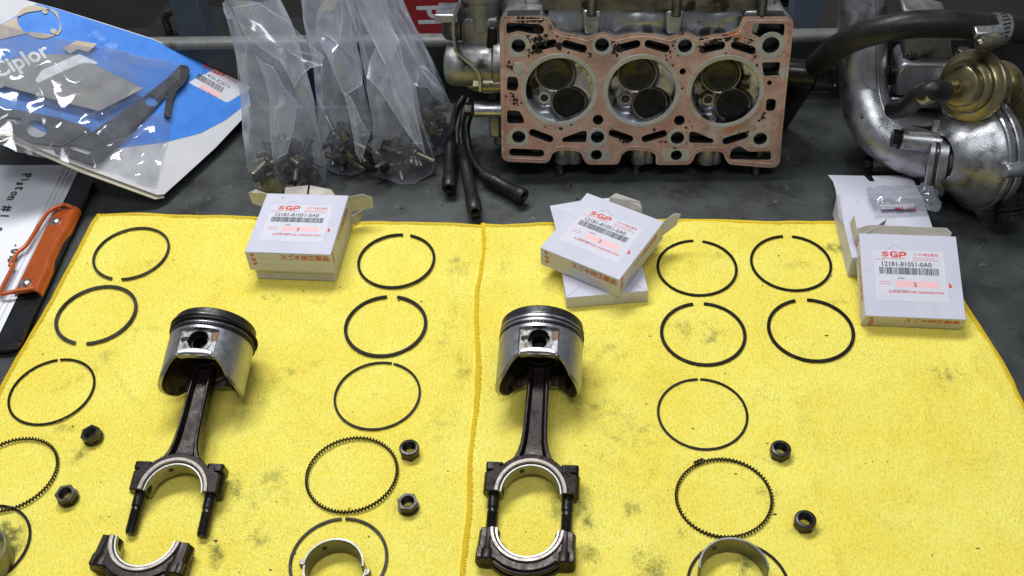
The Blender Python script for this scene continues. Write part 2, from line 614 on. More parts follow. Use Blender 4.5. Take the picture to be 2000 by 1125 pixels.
def frame(o, x, y, z):
    """matrix from origin and axes (Vectors)"""
    return Matrix(((x.x, y.x, z.x, o.x), (x.y, y.y, z.y, o.y), (x.z, y.z, z.z, o.z), (0, 0, 0, 1)))


def axis_frame(o, z, up=Vector((0, 0, 1))):
    z = Vector(z).normalized()
    if abs(z.dot(up)) > 0.98:
        up = Vector((0, 1, 0))
    x = up.cross(z).normalized()
    return frame(Vector(o), x, z.cross(x), z)


def smoothpath(pts, k=10):
    """Catmull-Rom through the points"""
    P = [Vector(p) for p in pts]
    P = [P[0] * 2 - P[1]] + P + [P[-1] * 2 - P[-2]]
    out = []
    for i in range(1, len(P) - 2):
        for j in range(k):
            t = j / k
            a, b, c, d = P[i - 1], P[i], P[i + 1], P[i + 2]
            out.append(0.5 * ((2 * b) + (c - a) * t + (2 * a - 5 * b + 4 * c - d) * t * t + (3 * b - a - 3 * c + d) * t ** 3))
    out.append(P[-2])
    return out


def plate(outline, holes, depth, res=1):
    """flat plate with holes in local xy, from z = 0 to z = depth; returns a mesh in mm"""
    cu = bpy.data.curves.new('tmp', 'CURVE')
    cu.dimensions = '2D'
    cu.fill_mode = 'BOTH'
    cu.extrude = depth / 2
    for poly in [outline] + list(holes):
        sp = cu.splines.new('POLY')
        sp.points.add(len(poly) - 1)
        for p, (x, y) in zip(sp.points, poly):
            p.co = (x, y, 0, 1)
        sp.use_cyclic_u = True
    o = bpy.data.objects.new('tmp', cu)
    COL.objects.link(o)
    dg = bpy.context.evaluated_depsgraph_get()
    me = bpy.data.meshes.new_from_object(o.evaluated_get(dg))
    bpy.data.objects.remove(o)
    bpy.data.curves.remove(cu)
    b = MB()
    b.v = [(v.co.x, v.co.y, v.co.z + depth / 2) for v in me.vertices]
    b.f = [tuple(p.vertices) for p in me.polygons]
    bpy.data.meshes.remove(me)
    # weld the caps to the walls
    bm = bmesh.new()
    vs = [bm.verts.new(p) for p in b.v]
    for f in b.f:
        try:
            bm.faces.new([vs[i] for i in f])
        except ValueError:
            pass
    bmesh.ops.remove_doubles(bm, verts=bm.verts, dist=0.002)
    bm.verts.index_update()
    b.v = [tuple(v.co) for v in bm.verts]
    b.f = [tuple(v.index for v in f.verts) for f in bm.faces]
    bm.free()
    return b


def lettering(s, size, mt, parent, M, name='lettering', bold=0.0, sx=1.0, align='LEFT', shear=0.0, th=0.06):
    cu = bpy.data.curves.new('tmp', 'FONT')
    cu.body = s
    cu.size = size
    cu.align_x = align
    cu.offset = bold
    cu.shear = shear
    cu.resolution_u = 3
    cu.extrude = th / 2
    o = bpy.data.objects.new('tmp', cu)
    COL.objects.link(o)
    dg = bpy.context.evaluated_depsgraph_get()
    me = bpy.data.meshes.new_from_object(o.evaluated_get(dg))
    bpy.data.objects.remove(o)
    bpy.data.curves.remove(cu)
    me.transform(Matrix.Diagonal((sx * MM, MM, MM, 1)))
    me.materials.clear()
    finish(me, mt, 0)
    me.name = name
    return link(name, me, parent, M)


def circ(x, y, r, n=28):
    return [(x + r * math.cos(2 * PI * k / n), y + r * math.sin(2 * PI * k / n)) for k in range(n)]


def slot(x, y, L, w, ang, n=8):
    """rounded slot of whole length L and width w"""
    out = []
    h = L / 2 - w / 2
    for k in range(n + 1):
        a = -PI / 2 + PI * k / n
        out.append((h + w / 2 * math.cos(a), w / 2 * math.sin(a)))
    for k in range(n + 1):
        a = PI / 2 + PI * k / n
        out.append((-h + w / 2 * math.cos(a), w / 2 * math.sin(a)))
    c, s = math.cos(R(ang)), math.sin(R(ang))
    return [(x + px * c - py * s, y + px * s + py * c) for px, py in out]


def rpoly(pts, r, n=4):
    """polygon with rounded corners"""
    out = []
    N = len(pts)
    for i in range(N):
        p0, p1, p2 = Vector(pts[i - 1]), Vector(pts[i]), Vector(pts[(i + 1) % N])
        a, b = (p0 - p1), (p2 - p1)
        rr = min(r, a.length * 0.45, b.length * 0.45)
        A, B = p1 + a.normalized() * rr, p1 + b.normalized() * rr
        for k in range(n + 1):
            t = k / n
            q = A * (1 - t) ** 2 + p1 * 2 * t * (1 - t) + B * t * t
            out.append((q.x, q.y))
    return out


def hexpoly(r, a0=0):
    return [(r * math.cos(a0 + k * PI / 3), r * math.sin(a0 + k * PI / 3)) for k in range(6)]


# ================================================================== the setting
def structure(o, cat=None):
    o['kind'] = 'structure'
    return o


TF = T(-147.6, 938.8, 0) @ RZ(-5.6)          # the tray: x along its back wall, y away from the camera
b = MB()
prof = [(-900, -3.2), (-420, -3.2), (-9, -3.2), (-4, -2.2), (-1.2, 0.4), (0, 5), (1.0, 66)]
b.grid(lambda s, t: (-700 + 1500 * s, 0, 0), 1, 1)
b.v, b.f = [], []
xs = [-700, -350, 0, 300, 800]
for x in xs:
    b.v += [(x, y, z) for y, z in prof]
n = len(prof)
b.f = [(i * n + j, (i + 1) * n + j, (i + 1) * n + j + 1, i * n + j + 1) for i in range(len(xs) - 1) for j in range(n - 1)]
table = structure(b.build('table_top', 'tray_paint', None, 50, M=TF))
b = MB()
prof = [(1.0, 65.5), (1.2, 69), (2.6, 72), (5, 73.3), (10, 73.5), (14, 73.2), (16.5, 71), (17.4, 67), (17.5, 30)]
for x in xs:
    b.v += [(x, y, z) for y, z in prof]
n = len(prof)
b.f = [(i * n + j, (i + 1) * n + j, (i + 1) * n + j + 1, i * n + j + 1) for i in range(len(xs) - 1) for j in range(n - 1)]
b.build('rolled_rim', 'tray_edge', table, 60)
b = MB()
b.add([(-3000, 900, -520), (3000, 900, -520), (3000, 4200, -520), (-3000, 4200, -520)], [(0, 1, 2, 3)])
structure(b.build('floor', 'dark_floor'))
b = MB()
b.box(-900, 900, 1010, 1520, -262, -240)
structure(b.build('lower_shelf', 'dark_floor', bevel=2))

# things standing behind the tray
for (u, lab) in ((371, 'blue grey upright bar behind the tray, left of the bags'), (1572, 'blue grey upright bar behind the tray, right of the cylinder head')):
    p = AT(u, 30, 1140)
    b = MB()
    b.box(-17, 17, -8, 8, -240, 110)
    b.box(-17, -13, 8, 24, -240, 110)
    b.box(13, 17, 8, 24, -240, 110)
    tag(b.build('rack_upright', 'blue_grey_paint', bevel=1.5, M=T(p.x, 1140, 0) @ RZ(-5)), lab, 'post', 'uprights behind the tray')
c0, c1 = AT(776, 0, 1120), AT(884, 60, 1120)
cr = thing('red_carton', 'red box with large white capital letters behind the tray', 'box', T(c0.x, 1120, -240) @ RZ(-4))
wd = c1.x - c0.x + 6
b = MB()
b.box(0, wd, 0, 120, 0, 285)
b.build('carton_body', 'box_red', cr, bevel=1.5)
lettering('PI', 40, 'print_white', cr, T(22, -0.4, 244) @ RX(90) @ RZ(-90), bold=0.9, sx=0.9)
bc = thing('black_case', 'black tool case with a grey handle far behind the tray', 'case', T(-392, 1190, -240) @ RZ(-12))
b = MB()
b.box(-60, 60, 0, 90, 0, 170)
b.build('case_body', 'rubber', bc, bevel=4)
b = MB()
b.tube(smoothpath([(-26, 20, 168), (-24, 20, 196), (0, 20, 204), (24, 20, 196), (26, 20, 168)], 5), 5, 8)
b.build('handle', 'bolt_dark', bc)
bd = thing('dark_bracket', 'dark angled steel bracket behind the tray under the rim', 'bracket', T(120, 1180, -240) @ RZ(8))
b = MB()
b.box(-200, 240, 0, 12, 0, 190)
b.build('plate', 'black_steel', bd, bevel=1)
b = MB()
b.box(-200, 240, -50, 0, 180, 192)
b.build('ledge', 'black_steel', bd, bevel=1)


# ================================================================== towels
STAINS = []


def st(u, v, rx, ry, amp, ang=0.0):
    p = G(u, v, 0)
    STAINS.append((p.x, p.y, rx, ry, amp, R(ang)))


for s_ in [(16, 1072, 7, 15, .75), (8, 1040, 6, 9, .6), (1630, 486, 9, 6, .46), (1560, 520, 14, 6, .22), (1390, 498, 9, 5, .30), (1340, 520, 16, 12, .16), (1350, 640, 20, 12, .22), (1180, 690, 18, 9, .27),
           (1165, 745, 22, 8, .20), (1160, 800, 34, 10, .27, -20), (1240, 850, 25, 12, .22), (1150, 900, 14, 12, .18), (1090, 985, 6, 14, .36),
           (1145, 1000, 5, 18, .40), (1150, 1085, 5, 12, .44), (1235, 1000, 5, 5, .42), (1330, 1035, 6, 6, .30), (1270, 1115, 10, 14, .38),
           (1455, 1105, 7, 10, .46), (1500, 970, 8, 8, .28), (1600, 870, 14, 10, .14), (1850, 735, 14, 10, .28), (1830, 560, 12, 9, .26),
           (1490, 790, 30, 14, .16), (1700, 700, 40, 18, .12), (1640, 590, 14, 8, .22), (905, 720, 5, 16, .34), (895, 520, 8, 14, .30),
           (870, 660, 8, 20, .20), (860, 830, 16, 16, .18), (640, 470, 40, 9, .16), (545, 590, 12, 6, .22), (520, 580, 5, 5, .36), (615, 590, 9, 5, .26),
           (560, 730, 26, 6, .26, 20), (500, 785, 24, 8, .22, 30), (460, 960, 6, 14, .34), (490, 985, 5, 16, .24), (505, 1052, 7, 6, .44),
           (420, 1085, 5, 9, .46), (408, 1055, 4, 6, .36), (540, 950, 12, 16, .24), (525, 935, 4, 6, .36), (150, 890, 8, 7, .34), (120, 835, 12, 6, .26),
           (160, 735, 30, 5, .24, 38), (210, 690, 26, 5, .22, 40), (90, 640, 20, 10, .16), (270, 640, 30, 7, .16), (300, 515, 14, 18, .16),
           (770, 905, 5, 5, .2), (775, 985, 7, 9, .28), (1520, 895, 14, 6, .22), (1575, 1038, 12, 5, .26), (430, 1010, 4, 4, .25), (1300, 760, 20, 9, .14),
           (1390, 660, 14, 6, .28, 25), (1540, 690, 20, 6, .16), (1780, 1000, 30, 20, .12), (1900, 900, 26, 12, .14), (1650, 1080, 20, 10, .12),
           (1005, 700, 14, 10, .18), (985, 520, 5, 12, .22), (600, 820, 40, 30, .10), (230, 560, 40, 40, .10), (1250, 640, 60, 20, .10), (1200, 950, 60, 50, .12), (1450, 560, 50, 20, .09), (1750, 850, 60, 40, .09), (480, 1040, 40, 40, .12), (850, 1000, 30, 60, .10), (900, 600, 20, 40, .12)]:
    st(*s_)
STN = np.array(STAINS)


# spots where parts lie flat: (x, y, radius); the cloth may ripple between them
KEEP = [(-343, 727, 36), (-359, 652, 36), (-376, 569, 36), (-391, 428, 36), (-101, 694, 36), (-108, 616, 36), (-112, 542, 36), (-133, 397, 36), (161, 660, 36), (242, 659, 36), (153, 584, 36),
        (240, 580, 36), (139, 503, 36), (138, 357, 36), (-386, 489, 36), (-127, 468, 36), (141, 427, 36), (-187, 720, 58), (80, 680, 70), (325, 620, 62), (-330, 518, 11), (-337, 464, 11), (-85, 484, 11),
        (-85, 437, 11), (188, 461, 11), (192, 400, 11), (-252, 455, 36), (-245, 500, 30), (-240, 560, 42), (-263, 410, 38), (3, 436, 36), (10, 490, 30), (18, 545, 42), (0, 400, 38), (-400, 425, 30)]


def towel(name, label, c, seed, hems):
    TL, TR, BR, BL = [Vector((x, y, 0)) for x, y in c]
    W, D = (TR - TL).length, (BL - TL).length
    nu, nv = int(W / 1.7), int(D / 1.7)
    r2 = np.random.default_rng(seed)
    u, v = np.meshgrid(np.linspace(0, 1, nu + 1), np.linspace(0, 1, nv + 1))
    tl, tr, br, bl = [np.array(p[:2]) for p in (TL, TR, BR, BL)]
    u_, v_ = u[..., None], v[..., None]
    P = tl * (1 - u_) * (1 - v_) + tr * u_ * (1 - v_) + br * u_ * v_ + bl * (1 - u_) * v_
    # edges that wander a little
    e = np.array([[noise.noise((i * 0.03, seed, 0.5)) for i in range(nu + 1)]])
    P[..., 1] += (e * 5.0 * (1 - v)) * 1.0
    e = np.array([[noise.noise((j * 0.03, seed + 5, 0.5))] for j in range(nv + 1)])
    P[..., 0] += e * 4.0 * np.abs(u - 0.5) * 2
    P += r2.normal(0, 0.28, P.shape)
    x, y = P[..., 0], P[..., 1]
    flat = np.stack([x.ravel(), y.ravel()], 1)
    wave = np.array([noise.noise((px * 0.017, py * 0.012, seed)) * 1.2 + 1.5 * (1 - abs(noise.noise((px * 0.0075 + py * 0.003, py * 0.0045 - px * 0.002, seed + 2)))) ** 14 + noise.noise((px * 0.06, py * 0.05, seed + 3)) * 0.45 for px, py in flat]).reshape(x.shape)
    keep = np.array(KEEP)
    dist = np.min(np.hypot(x[..., None] - keep[:, 0], y[..., None] - keep[:, 1]) - keep[:, 2], axis=-1)
    mask = np.clip(dist / 22, 0, 1)
    cre = np.array([(1 - abs(noise.noise((px * 0.011 + py * 0.004, py * 0.006 - px * 0.003, seed + 21)))) ** 16 for px, py in flat]).reshape(x.shape)
    wave = wave * (0.4 + 0.6 * mask) + mask * (2.6 * cre + 0.8)
    ed = np.minimum(np.minimum(u * W, (1 - u) * W), np.minimum(v * D, (1 - v) * D))
    z = -0.6 + wave * np.clip(ed / 14, 0.15, 1) + r2.normal(0, 0.16, x.shape)
    z -= 2.0 * np.clip(1 - ed / 3.2, 0, 1) ** 2
    z += 0.9 * np.exp(-((ed - 6) / 3.0) ** 2) * 0.5
    verts = np.stack([x, y, z], -1).reshape(-1, 3) * MM
    w = nu + 1
    idx = np.arange((nu + 1) * (nv + 1)).reshape(nv + 1, nu + 1)
    faces = np.stack([idx[:-1, :-1], idx[1:, :-1], idx[1:, 1:], idx[:-1, 1:]], -1).reshape(-1, 4)
    me = bpy.data.meshes.new(name)
    me.from_pydata(verts.tolist(), [], faces.tolist())
    me.materials.append(MATS['towel_yellow'])
    me.polygons.foreach_set('use_smooth', [True] * len(me.polygons))
    s = np.zeros(x.shape)
    for (sx, sy, rx, ry, amp, an) in STN:
        dx, dy = x - sx, y - sy
        ca, sa = math.cos(an), math.sin(an)
        ax, ay = dx * ca + dy * sa, -dx * sa + dy * ca
        s = np.maximum(s, amp * np.exp(-0.5 * ((ax / rx) ** 2 + (ay / ry) ** 2)))
    patch = np.array([noise.noise((px * 0.09, py * 0.11, seed + 9)) for px, py in flat]).reshape(x.shape)
    fb = np.array([noise.noise((px * 0.22, py * 0.16, seed + 4)) + 0.6 * noise.noise((px * 0.5, py * 0.35, seed + 6)) for px, py in flat]).reshape(x.shape)
    s = s * np.clip(1.0 + 0.5 * patch + 0.8 * fb, 0, 1.7) + 0.085 * patch
    a = me.attributes.new('stain', 'FLOAT', 'POINT')
    a.data.foreach_set('value', s.ravel().astype(np.float32))
    me.update()
    o = link(name, me)
    tag(o, label, 'towel')
    # the pile: short tufts standing on the weave, two to a loop
    ok = (ed > 4.5) & (y > 352)
    bx, by, bz, bs_ = x[ok], y[ok], z[ok], s[ok]
    n0 = len(bx)
    rep_ = 4
    bx, by, bz, bs_ = [np.tile(q, rep_) for q in (bx, by, bz, bs_)]
    N = len(bx)
    bx = bx + r2.uniform(-0.8, 0.8, N)
    by = by + r2.uniform(-0.8, 0.8, N)
    th = r2.uniform(0, 2 * PI, N)
    hgt = r2.uniform(0.3, 0.82, N)
    lean = r2.uniform(0.2, 1.1, N)
    la = r2.uniform(0, 2 * PI, N)
    wd_ = r2.uniform(0.22, 0.42, N)
    V3 = np.empty((N, 3, 3))
    V3[:, 0] = np.stack([bx - wd_ * np.cos(th), by - wd_ * np.sin(th), bz - 0.25], -1)
    V3[:, 1] = np.stack([bx + wd_ * np.cos(th), by + wd_ * np.sin(th), bz - 0.25], -1)
    V3[:, 2] = np.stack([bx + lean * np.cos(la), by + lean * np.sin(la), bz + hgt], -1)
    pm = bpy.data.meshes.new('pile')
    pm.vertices.add(N * 3)
    pm.vertices.foreach_set('co', (V3 * MM).ravel())
    pm.loops.add(N * 3)
    pm.loops.foreach_set('vertex_index', np.arange(N * 3))
    pm.polygons.add(N)
    pm.polygons.foreach_set('loop_start', np.arange(0, N * 3, 3))
    pm.polygons.foreach_set('loop_total', np.full(N, 3))
    pm.update(calc_edges=True)
    pa = pm.attributes.new('stain', 'FLOAT', 'POINT')
    pa.data.foreach_set('value', np.repeat(bs_, 3).astype(np.float32))
    pm.materials.append(MATS['towel_yellow'])
    po = link('pile', pm, o)
    po['kind'] = 'stuff'
    # overlocked hem: slanted thread loops along the edges
    hb = MB()
    lines = dict(top=[(x[0, i], y[0, i]) for i in range(0, nu + 1, 6)], left=[(x[j, 0], y[j, 0]) for j in range(0, nv + 1, 6)],
                 right=[(x[j, nu], y[j, nu]) for j in range(0, nv + 1, 6)])
    ins = dict(top=Vector((0, -1, 0)), left=Vector((1, 0, 0)), right=Vector((-1, 0, 0)))
    for h in hems:
        pts = [Vector((px, py, 0)) for px, py in lines[h]]
        step, acc = 1.5, 0.0
        for i in range(len(pts) - 1):
            d = pts[i + 1] - pts[i]
            L = d.length
            t = d / L
            nn = ins[h]
            s0 = acc
            while s0 < L:
                q = pts[i] + t * s0
                k = random.uniform(0.85, 1.15)
                hb.tube([q + nn * 3.8 * k + t * 1.3 + Vector((0, 0, 0.2)), q + nn * 2.4 + t * 0.6 + Vector((0, 0, 0.55 * k)),
                         q + nn * 0.3 + Vector((0, 0, 0.1)), q - nn * 0.8 + Vector((0, 0, -1.6))], [0.35, 0.55, 0.65, 0.5], 5, cap=False)
                s0 += step
            acc = s0 - L
    ho = hb.build('hem', 'towel_hem', o, 180)
    ho['kind'] = 'stuff'
    return o


towel('towel', 'left yellow microfibre towel, under the piston with the separated cap', ((-389, 787), (-19, 735), (-50, 300), (-458, 330)), 3, ('top', 'left'))
tr_ = towel('towel', 'right yellow microfibre towel, under the piston with the cap still on its bolts', ((-22, 737), (372, 703), (386, 300), (-55, 300)), 11, ('top', 'left', 'right'))
tr_.location.z = 0.0007


gr = MB()
r5 = random.Random(12)
for k in range(170):
    u_, v_ = r5.uniform(200, 2000), r5.uniform(215, 470)
    p = G(u_, v_, -3.1)
    q = TF.inverted() @ p
    if q.y > -12 or (p.y < 760 and -400 < p.x < 385):
        continue
    rr = r5.choice((0.3, 0.4, 0.5, 0.8, 1.3))
    n_ = r5.randint(4, 6)
    a0 = r5.uniform(0, 6)
    gr.prism([(p.x + rr * r5.uniform(.5, 1.3) * math.cos(a0 + 2 * PI * i / n_), p.y + rr * r5.uniform(.5, 1.3) * math.sin(a0 + 2 * PI * i / n_)) for i in range(n_)], -3.3, -3.1 + rr * r5.uniform(0.3, 0.9))
o = gr.build('grit', 'carbon', None, 0)
tag(o, 'fine dark grit scattered on the grey tray floor', 'grit', kind='stuff')
gr = MB()
for k in range(120):
    p = G(r5.uniform(60, 1960), r5.uniform(470, 1120), 0)
    rr = r5.choice((0.2, 0.25, 0.3, 0.45))
    a0 = r5.uniform(0, 6)
    L = r5.choice((1, 1, 1.6, 3.5))
    gr.prism([(p.x + rr * L * math.cos(a0 + 2 * PI * i / 5) , p.y + rr * math.sin(a0 + 2 * PI * i / 5)) for i in range(5)], 0.2, 1.0)
o = gr.build('lint', 'carbon', None, 0)
tag(o, 'tiny dark specks of lint and swarf on the yellow towels', 'lint', kind='stuff')


# ================================================================== piston rings
def piston_ring(cx, cy, gap_px, gw, rad, rw, h, mt, label, group, tilt=0.0):
    if gap_px:
        g = G(*gap_px, 1)
        ga = math.atan2(g.y - cy, g.x - cx)
    else:
        ga, gw = 0, 0
    da = gw / rad / 2
    c = 0.18
    ri, ro = rad - rw / 2, rad + rw / 2
    pr = [(ri, c), (ri + c, 0), (ro - c, 0), (ro, c), (ro, h - c), (ro - c, h), (ri + c, h), (ri, h - c)]
    b = MB()
    if gw:
        b.lathe(pr, 128, closed=True, a0=ga + da, a1=ga + 2 * PI - da)
    else:
        b.lathe(pr, 128, closed=True)
    o = b.build('piston_ring', mt, None, 40, M=T(cx, cy, 0.55) @ RX(tilt))
    return tag(o, label, 'piston ring', group)


GC, GR = 'split compression rings on the towels', 'thin oil ring rails on the towels'
RINGS = [
    (-343.4, 727.3, (230, 542), 9, 2.7, 1.5, 'ring_worn', 'compression ring nearest the far left towel corner, its gap facing the camera', GC),
    (-358.6, 652.1, (160, 668), 10, 3.5, 1.5, 'ring_worn', 'wide dark compression ring second down beside the clipboard, gap facing the camera', GC),
    (-376.2, 569.1, (115, 702), 2.0, 2.3, 0.9, 'ring_steel', 'thin ring third down in the left column, small gap at its far side', GR),
    (-391, 428, None, 0, 2.3, 0.9, 'ring_steel', 'thin ring cut off by the lower left picture corner, round a bearing shell', GR),
    (-100.9, 694.4, (795, 458), 7, 2.7, 1.5, 'ring_steel', 'compression ring right of the box stack that stands level on the left towel', GC),
    (-107.7, 616.4, (766, 580), 9, 3.3, 1.5, 'ring_steel', 'second compression ring down in the middle column, right of the first piston', GC),
    (-111.8, 542.5, (768, 708), 1.8, 2.2, 0.9, 'ring_steel', 'thin ring third down in the middle column with a hairline gap', GR),
    (-133, 397, (671, 1013), 2.4, 2.6, 0.9, 'ring_steel', 'thin ring with a small gap encircling two bearing shells at the lower middle', GR),
    (161.0, 660.4, (1363, 473), 8, 2.7, 1.5, 'ring_steel', 'compression ring just right of the turned box, on the right towel', GC),
    (242.1, 658.6, (1538, 463), 8, 2.6, 1.5, 'ring_steel', 'compression ring just left of the rightmost boxes, beside a black smudge', GC),
    (153.2, 584.0, (1364, 594), 9, 3.2, 1.5, 'ring_steel', 'wide compression ring right of the second piston crown', GC),
    (240.4, 580.3, (1564, 585), 10, 3.3, 1.5, 'ring_steel', 'rightmost compression ring, below left of the front right box', GC),
    (138.9, 503.2, (1365, 741), 1.8, 2.3, 0.9, 'ring_steel', 'thin ring with a hairline gap right of the second connecting rod', GR),
    (138, 357, None, 0, 2.4, 0.9, 'ring_steel', 'thin ring half hidden by a bearing shell at the lower right', GR),
]
for (cx, cy, gp, gw, rw, h, mt, lab, grp) in RINGS:
    piston_ring(cx, cy, gp, gw, 33.6, rw * 0.84, h, mt, lab, grp)


def expander(cx, cy, lab, wob, a_over=None):
    per = 80
    N = per * 8
    pts = []
    for k in range(N):
        a = 2 * PI * k / N
        s = math.sin(per * a)
        s = max(-0.75, min(0.75, s * 1.3))
        r = 33.2 + wob * math.sin(2 * a + 1) + 0.8 * s
        z = 1.7 + 1.05 * math.cos(per * a)
        pts.append((r * math.cos(a), r * math.sin(a), z))
    b = MB()
    b.tube(pts, 0.72, 6, closed=True)
    if a_over is not None:
        q = [(33.2 * math.cos(a) * 1.03, 33.2 * math.sin(a) * 1.03, 3.2 + 0.8 * math.cos(per * a)) for a in np.linspace(a_over - 0.12, a_over + 0.12, 40)]
        b.tube(q, 0.75, 6)
    o = b.build('oil_ring_expander', 'expander', None, 60, M=T(cx, cy, 0.3))
    tag(o, lab, 'piston ring', 'crimped oil ring expanders')


expander(-386, 489, 'crimped oil ring expander cut off by the left picture edge', 0.6)
expander(-127.5, 468.2, 'crimped oil ring expander in the middle column between a thin ring and the bearing shells', 0.5)
expander(141.1, 426.8, 'crimped oil ring expander at right with overlapping ends, above a bearing shell', 0.7, R(112))


# ================================================================== nuts
def rod_nut(u, v, flange_up, M, label):
    p = G(u, v, 5)
    t = thing('rod_nut', label, 'nut', T(p.x, p.y, 0) @ M, 'connecting rod nuts')
    hb = plate(hexpoly(7.7, 0.3), [circ(0, 0, 4.7, 24)], 6.2)
    z0 = 0.4 if flange_up else 2.2
    hx = hb.build('hex_body', 'nut_steel', t, 30, bevel=0.5, M=T(0, 0, z0))
    fl = MB()
    zf = 6.4 if flange_up else 0.4
    if flange_up:
        fl.lathe([(4.7, zf), (4.7, zf + 2.4), (5.3, zf + 2.8), (6.9, zf + 2.6), (7.5, zf + 1.8), (7.5, zf)], 36, closed=True)
    else:
        fl.lathe([(4.7, zf), (7.7, zf), (7.9, zf + 0.6), (7.7, zf + 1.8), (4.7, zf + 1.8)], 36, closed=True)
    fl.build('flange', 'nut_steel', t, 35)
    th = MB()
    pr = []
    for k in range(7):
        pr += [(4.68, 0.7 + k * 1.15), (4.25, 1.2 + k * 1.15)]
    th.lathe(pr, 28)
    th.build('thread', 'bolt_dark', t, 30)


rod_nut(181, 850, False, RZ(12) @ RY(-7) @ T(0, 0, 0.7), 'flanged nut, upper of the two left of the first connecting rod')
rod_nut(131, 967, False, RZ(50) @ RX(4) @ RY(-5) @ T(0, 0, 0.7), 'flanged nut, lower of the two left of the first connecting rod')
rod_nut(800, 879, True, RZ(20), 'nut with its round face up, right of the middle expander ring')
rod_nut(797, 984, False, RZ(32), 'nut with its hexagon up, below the round faced nut in the middle')
rod_nut(1524, 881, True, RZ(10), 'nut with its round face up, far right, the upper one')
rod_nut(1572, 1019, True, RZ(40), 'nut with its round face up, far right, the lower one')


# ================================================================== connecting rods and pistons
def arc(r, a0, a1, n=24, cx=0, cy=0):
    return [(cx + r * math.cos(R(a0 + (a1 - a0) * k / n)), cy + r * math.sin(R(a0 + (a1 - a0) * k / n))) for k in range(n + 1)]


BX = 26.3      # bolt spacing from the bore centre


def half_shell(parent, up, mt, r0=20.5, r1=21.9, h=15.0):
    b = MB()
    a0, a1 = (0.5, 179.5) if up else (180.5, 359.5)
    b.lathe([(r0, -h / 2), (r1, -h / 2), (r1, h / 2), (r0 + 0.4, h / 2), (r0, h / 2 - 0.4)], 44, closed=True, a0=R(a0), a1=R(a1))
    s = b.build('bearing_shell', mt, parent, 30)
    return s


def connecting_rod(t, L):
    # shank: an I-section lofted from the big end to the small end
    ys = [22.6, 24.5, 28, 33, 40, 50, 62, 75, 88, L - 14, L - 8]
    ws = [18.5, 16.5, 13.6, 11.4, 9.8, 8.9, 8.5, 8.2, 7.9, 7.7, 7.6]      # half widths
    hs = [7.6, 7.4, 7.2, 7.0, 6.9, 6.8, 6.7, 6.6, 6.5, 6.4, 6.4]
    fl = [6.0, 5.4, 4.6, 3.8, 3.3, 3.0, 2.9, 2.8, 2.7, 2.7, 2.7]
    web = [6.0, 4.6, 3.2, 2.6, 2.3, 2.2, 2.2, 2.2, 2.2, 2.2, 2.6]
    b = MB()
    sec = []
    for y, w, h, f, wb in zip(ys, ws, hs, fl, web):
        sec.append([(w - 1, h), (w - f + 1, h), (w - f - 1.4, wb), (-(w - f - 1.4), wb), (-(w - f + 1), h), (-w + 1, h), (-w, h - 1.2),
                    (-w, -h + 1.2), (-w + 1, -h), (-(w - f + 1), -h), (-(w - f - 1.4), -wb), (w - f - 1.4, -wb), (w - f + 1, -h), (w - 1, -h), (w, -h + 1.2), (w, h - 1.2)])
    n = 16
    for y, s in zip(ys, sec):
        b.v += [(px, y, pz) for px, pz in s]
    for i in range(len(ys) - 1):
        for k in range(n):
            b.f.append((i * n + k, i * n + (k + 1) % n, (i + 1) * n + (k + 1) % n, (i + 1) * n + k))
    b.f.append(tuple(range(n)))
    b.f.append(tuple((len(ys) - 1) * n + k for k in range(n)))
    sh = b.build('shank', 'rod_steel', t, 28)
    # big end
    out = [(32.3, 0), (32.3, 14), (31, 15.5), (28.2, 16), (27.5, 20.5), (23, 21.5)] + arc(29.5, 40, 140, 20) + [(-23, 21.5), (-27.5, 20.5), (-28.2, 16), (-31, 15.5), (-32.3, 14), (-32.3, 0)]
    out += arc(22.3, 180, 0, 30)
    b = MB()
    b.prism(out, -8.4, 8.4)
    be = b.build('big_end', 'rod_steel', t, 30, bevel=0.7)
    b = MB()
    b.lathe([(22.35, -9.6), (25.9, -9.6), (25.9, 9.4), (23.2, 9.4), (22.35, 8.4)], 48, closed=True, a0=0.012, a1=PI - 0.012)
    b.build('machined_face', 'machined', be, 30, bevel=0.35)
    s = half_shell(t, True, 'bearing')
    hb = MB()
    hb.lathe([(0, 0), (1.7, 0), (1.7, 0.5), (0, 0.5)], 14, M=axis_frame(Vector((-7.5, 18.8, 1)), Vector((7.5, -18.8, 0))))
    hb.build('oil_hole', 'hole_shade', s)
    b = MB()
    b.lathe([(6.2, -9), (11.6, -9), (11.6, 9), (6.2, 9)], 32, closed=True, M=T(0, L, 0))
    b.build('small_end', 'rod_steel', t, 30, bevel=0.6)
    for sx in (-1, 1):
        b = MB()
        b.lathe([(0, 1.0), (4.3, 1.0), (4.3, -9.5), (3.65, -10.5), (3.65, -12.0), (4.05, -13)] + [(4.05 - 0.35 * (k % 2), -13 - 0.62 * k) for k in range(26)] + [(3.2, -30.4), (0, -30.6)], 22, M=T(sx * BX, 0, 0) @ RX(-90))
        bo = b.build('rod_bolt', 'black_steel', t, 30)
        b = MB()
        b.prism(rpoly([(-6.2, -7.6), (6.4, -7.6), (6.4, 7.8), (-6.2, 7.8)], 2.2), 16.5, 22.8, M=T(sx * BX + sx * 0.8, 0, 0) @ RX(-90))
        b.build('bolt_head', 'black_steel', bo, 30, bevel=0.8)
        b = MB()
        b.lathe([(0, 0.5), (7.4, 0.5), (7.6, 1.4), (7.6, 16), (0, 16)], 26, M=T(sx * (BX + 0.6), 0, 0) @ RX(-90))
        b.build('bolt_boss', 'rod_steel', be, 30)


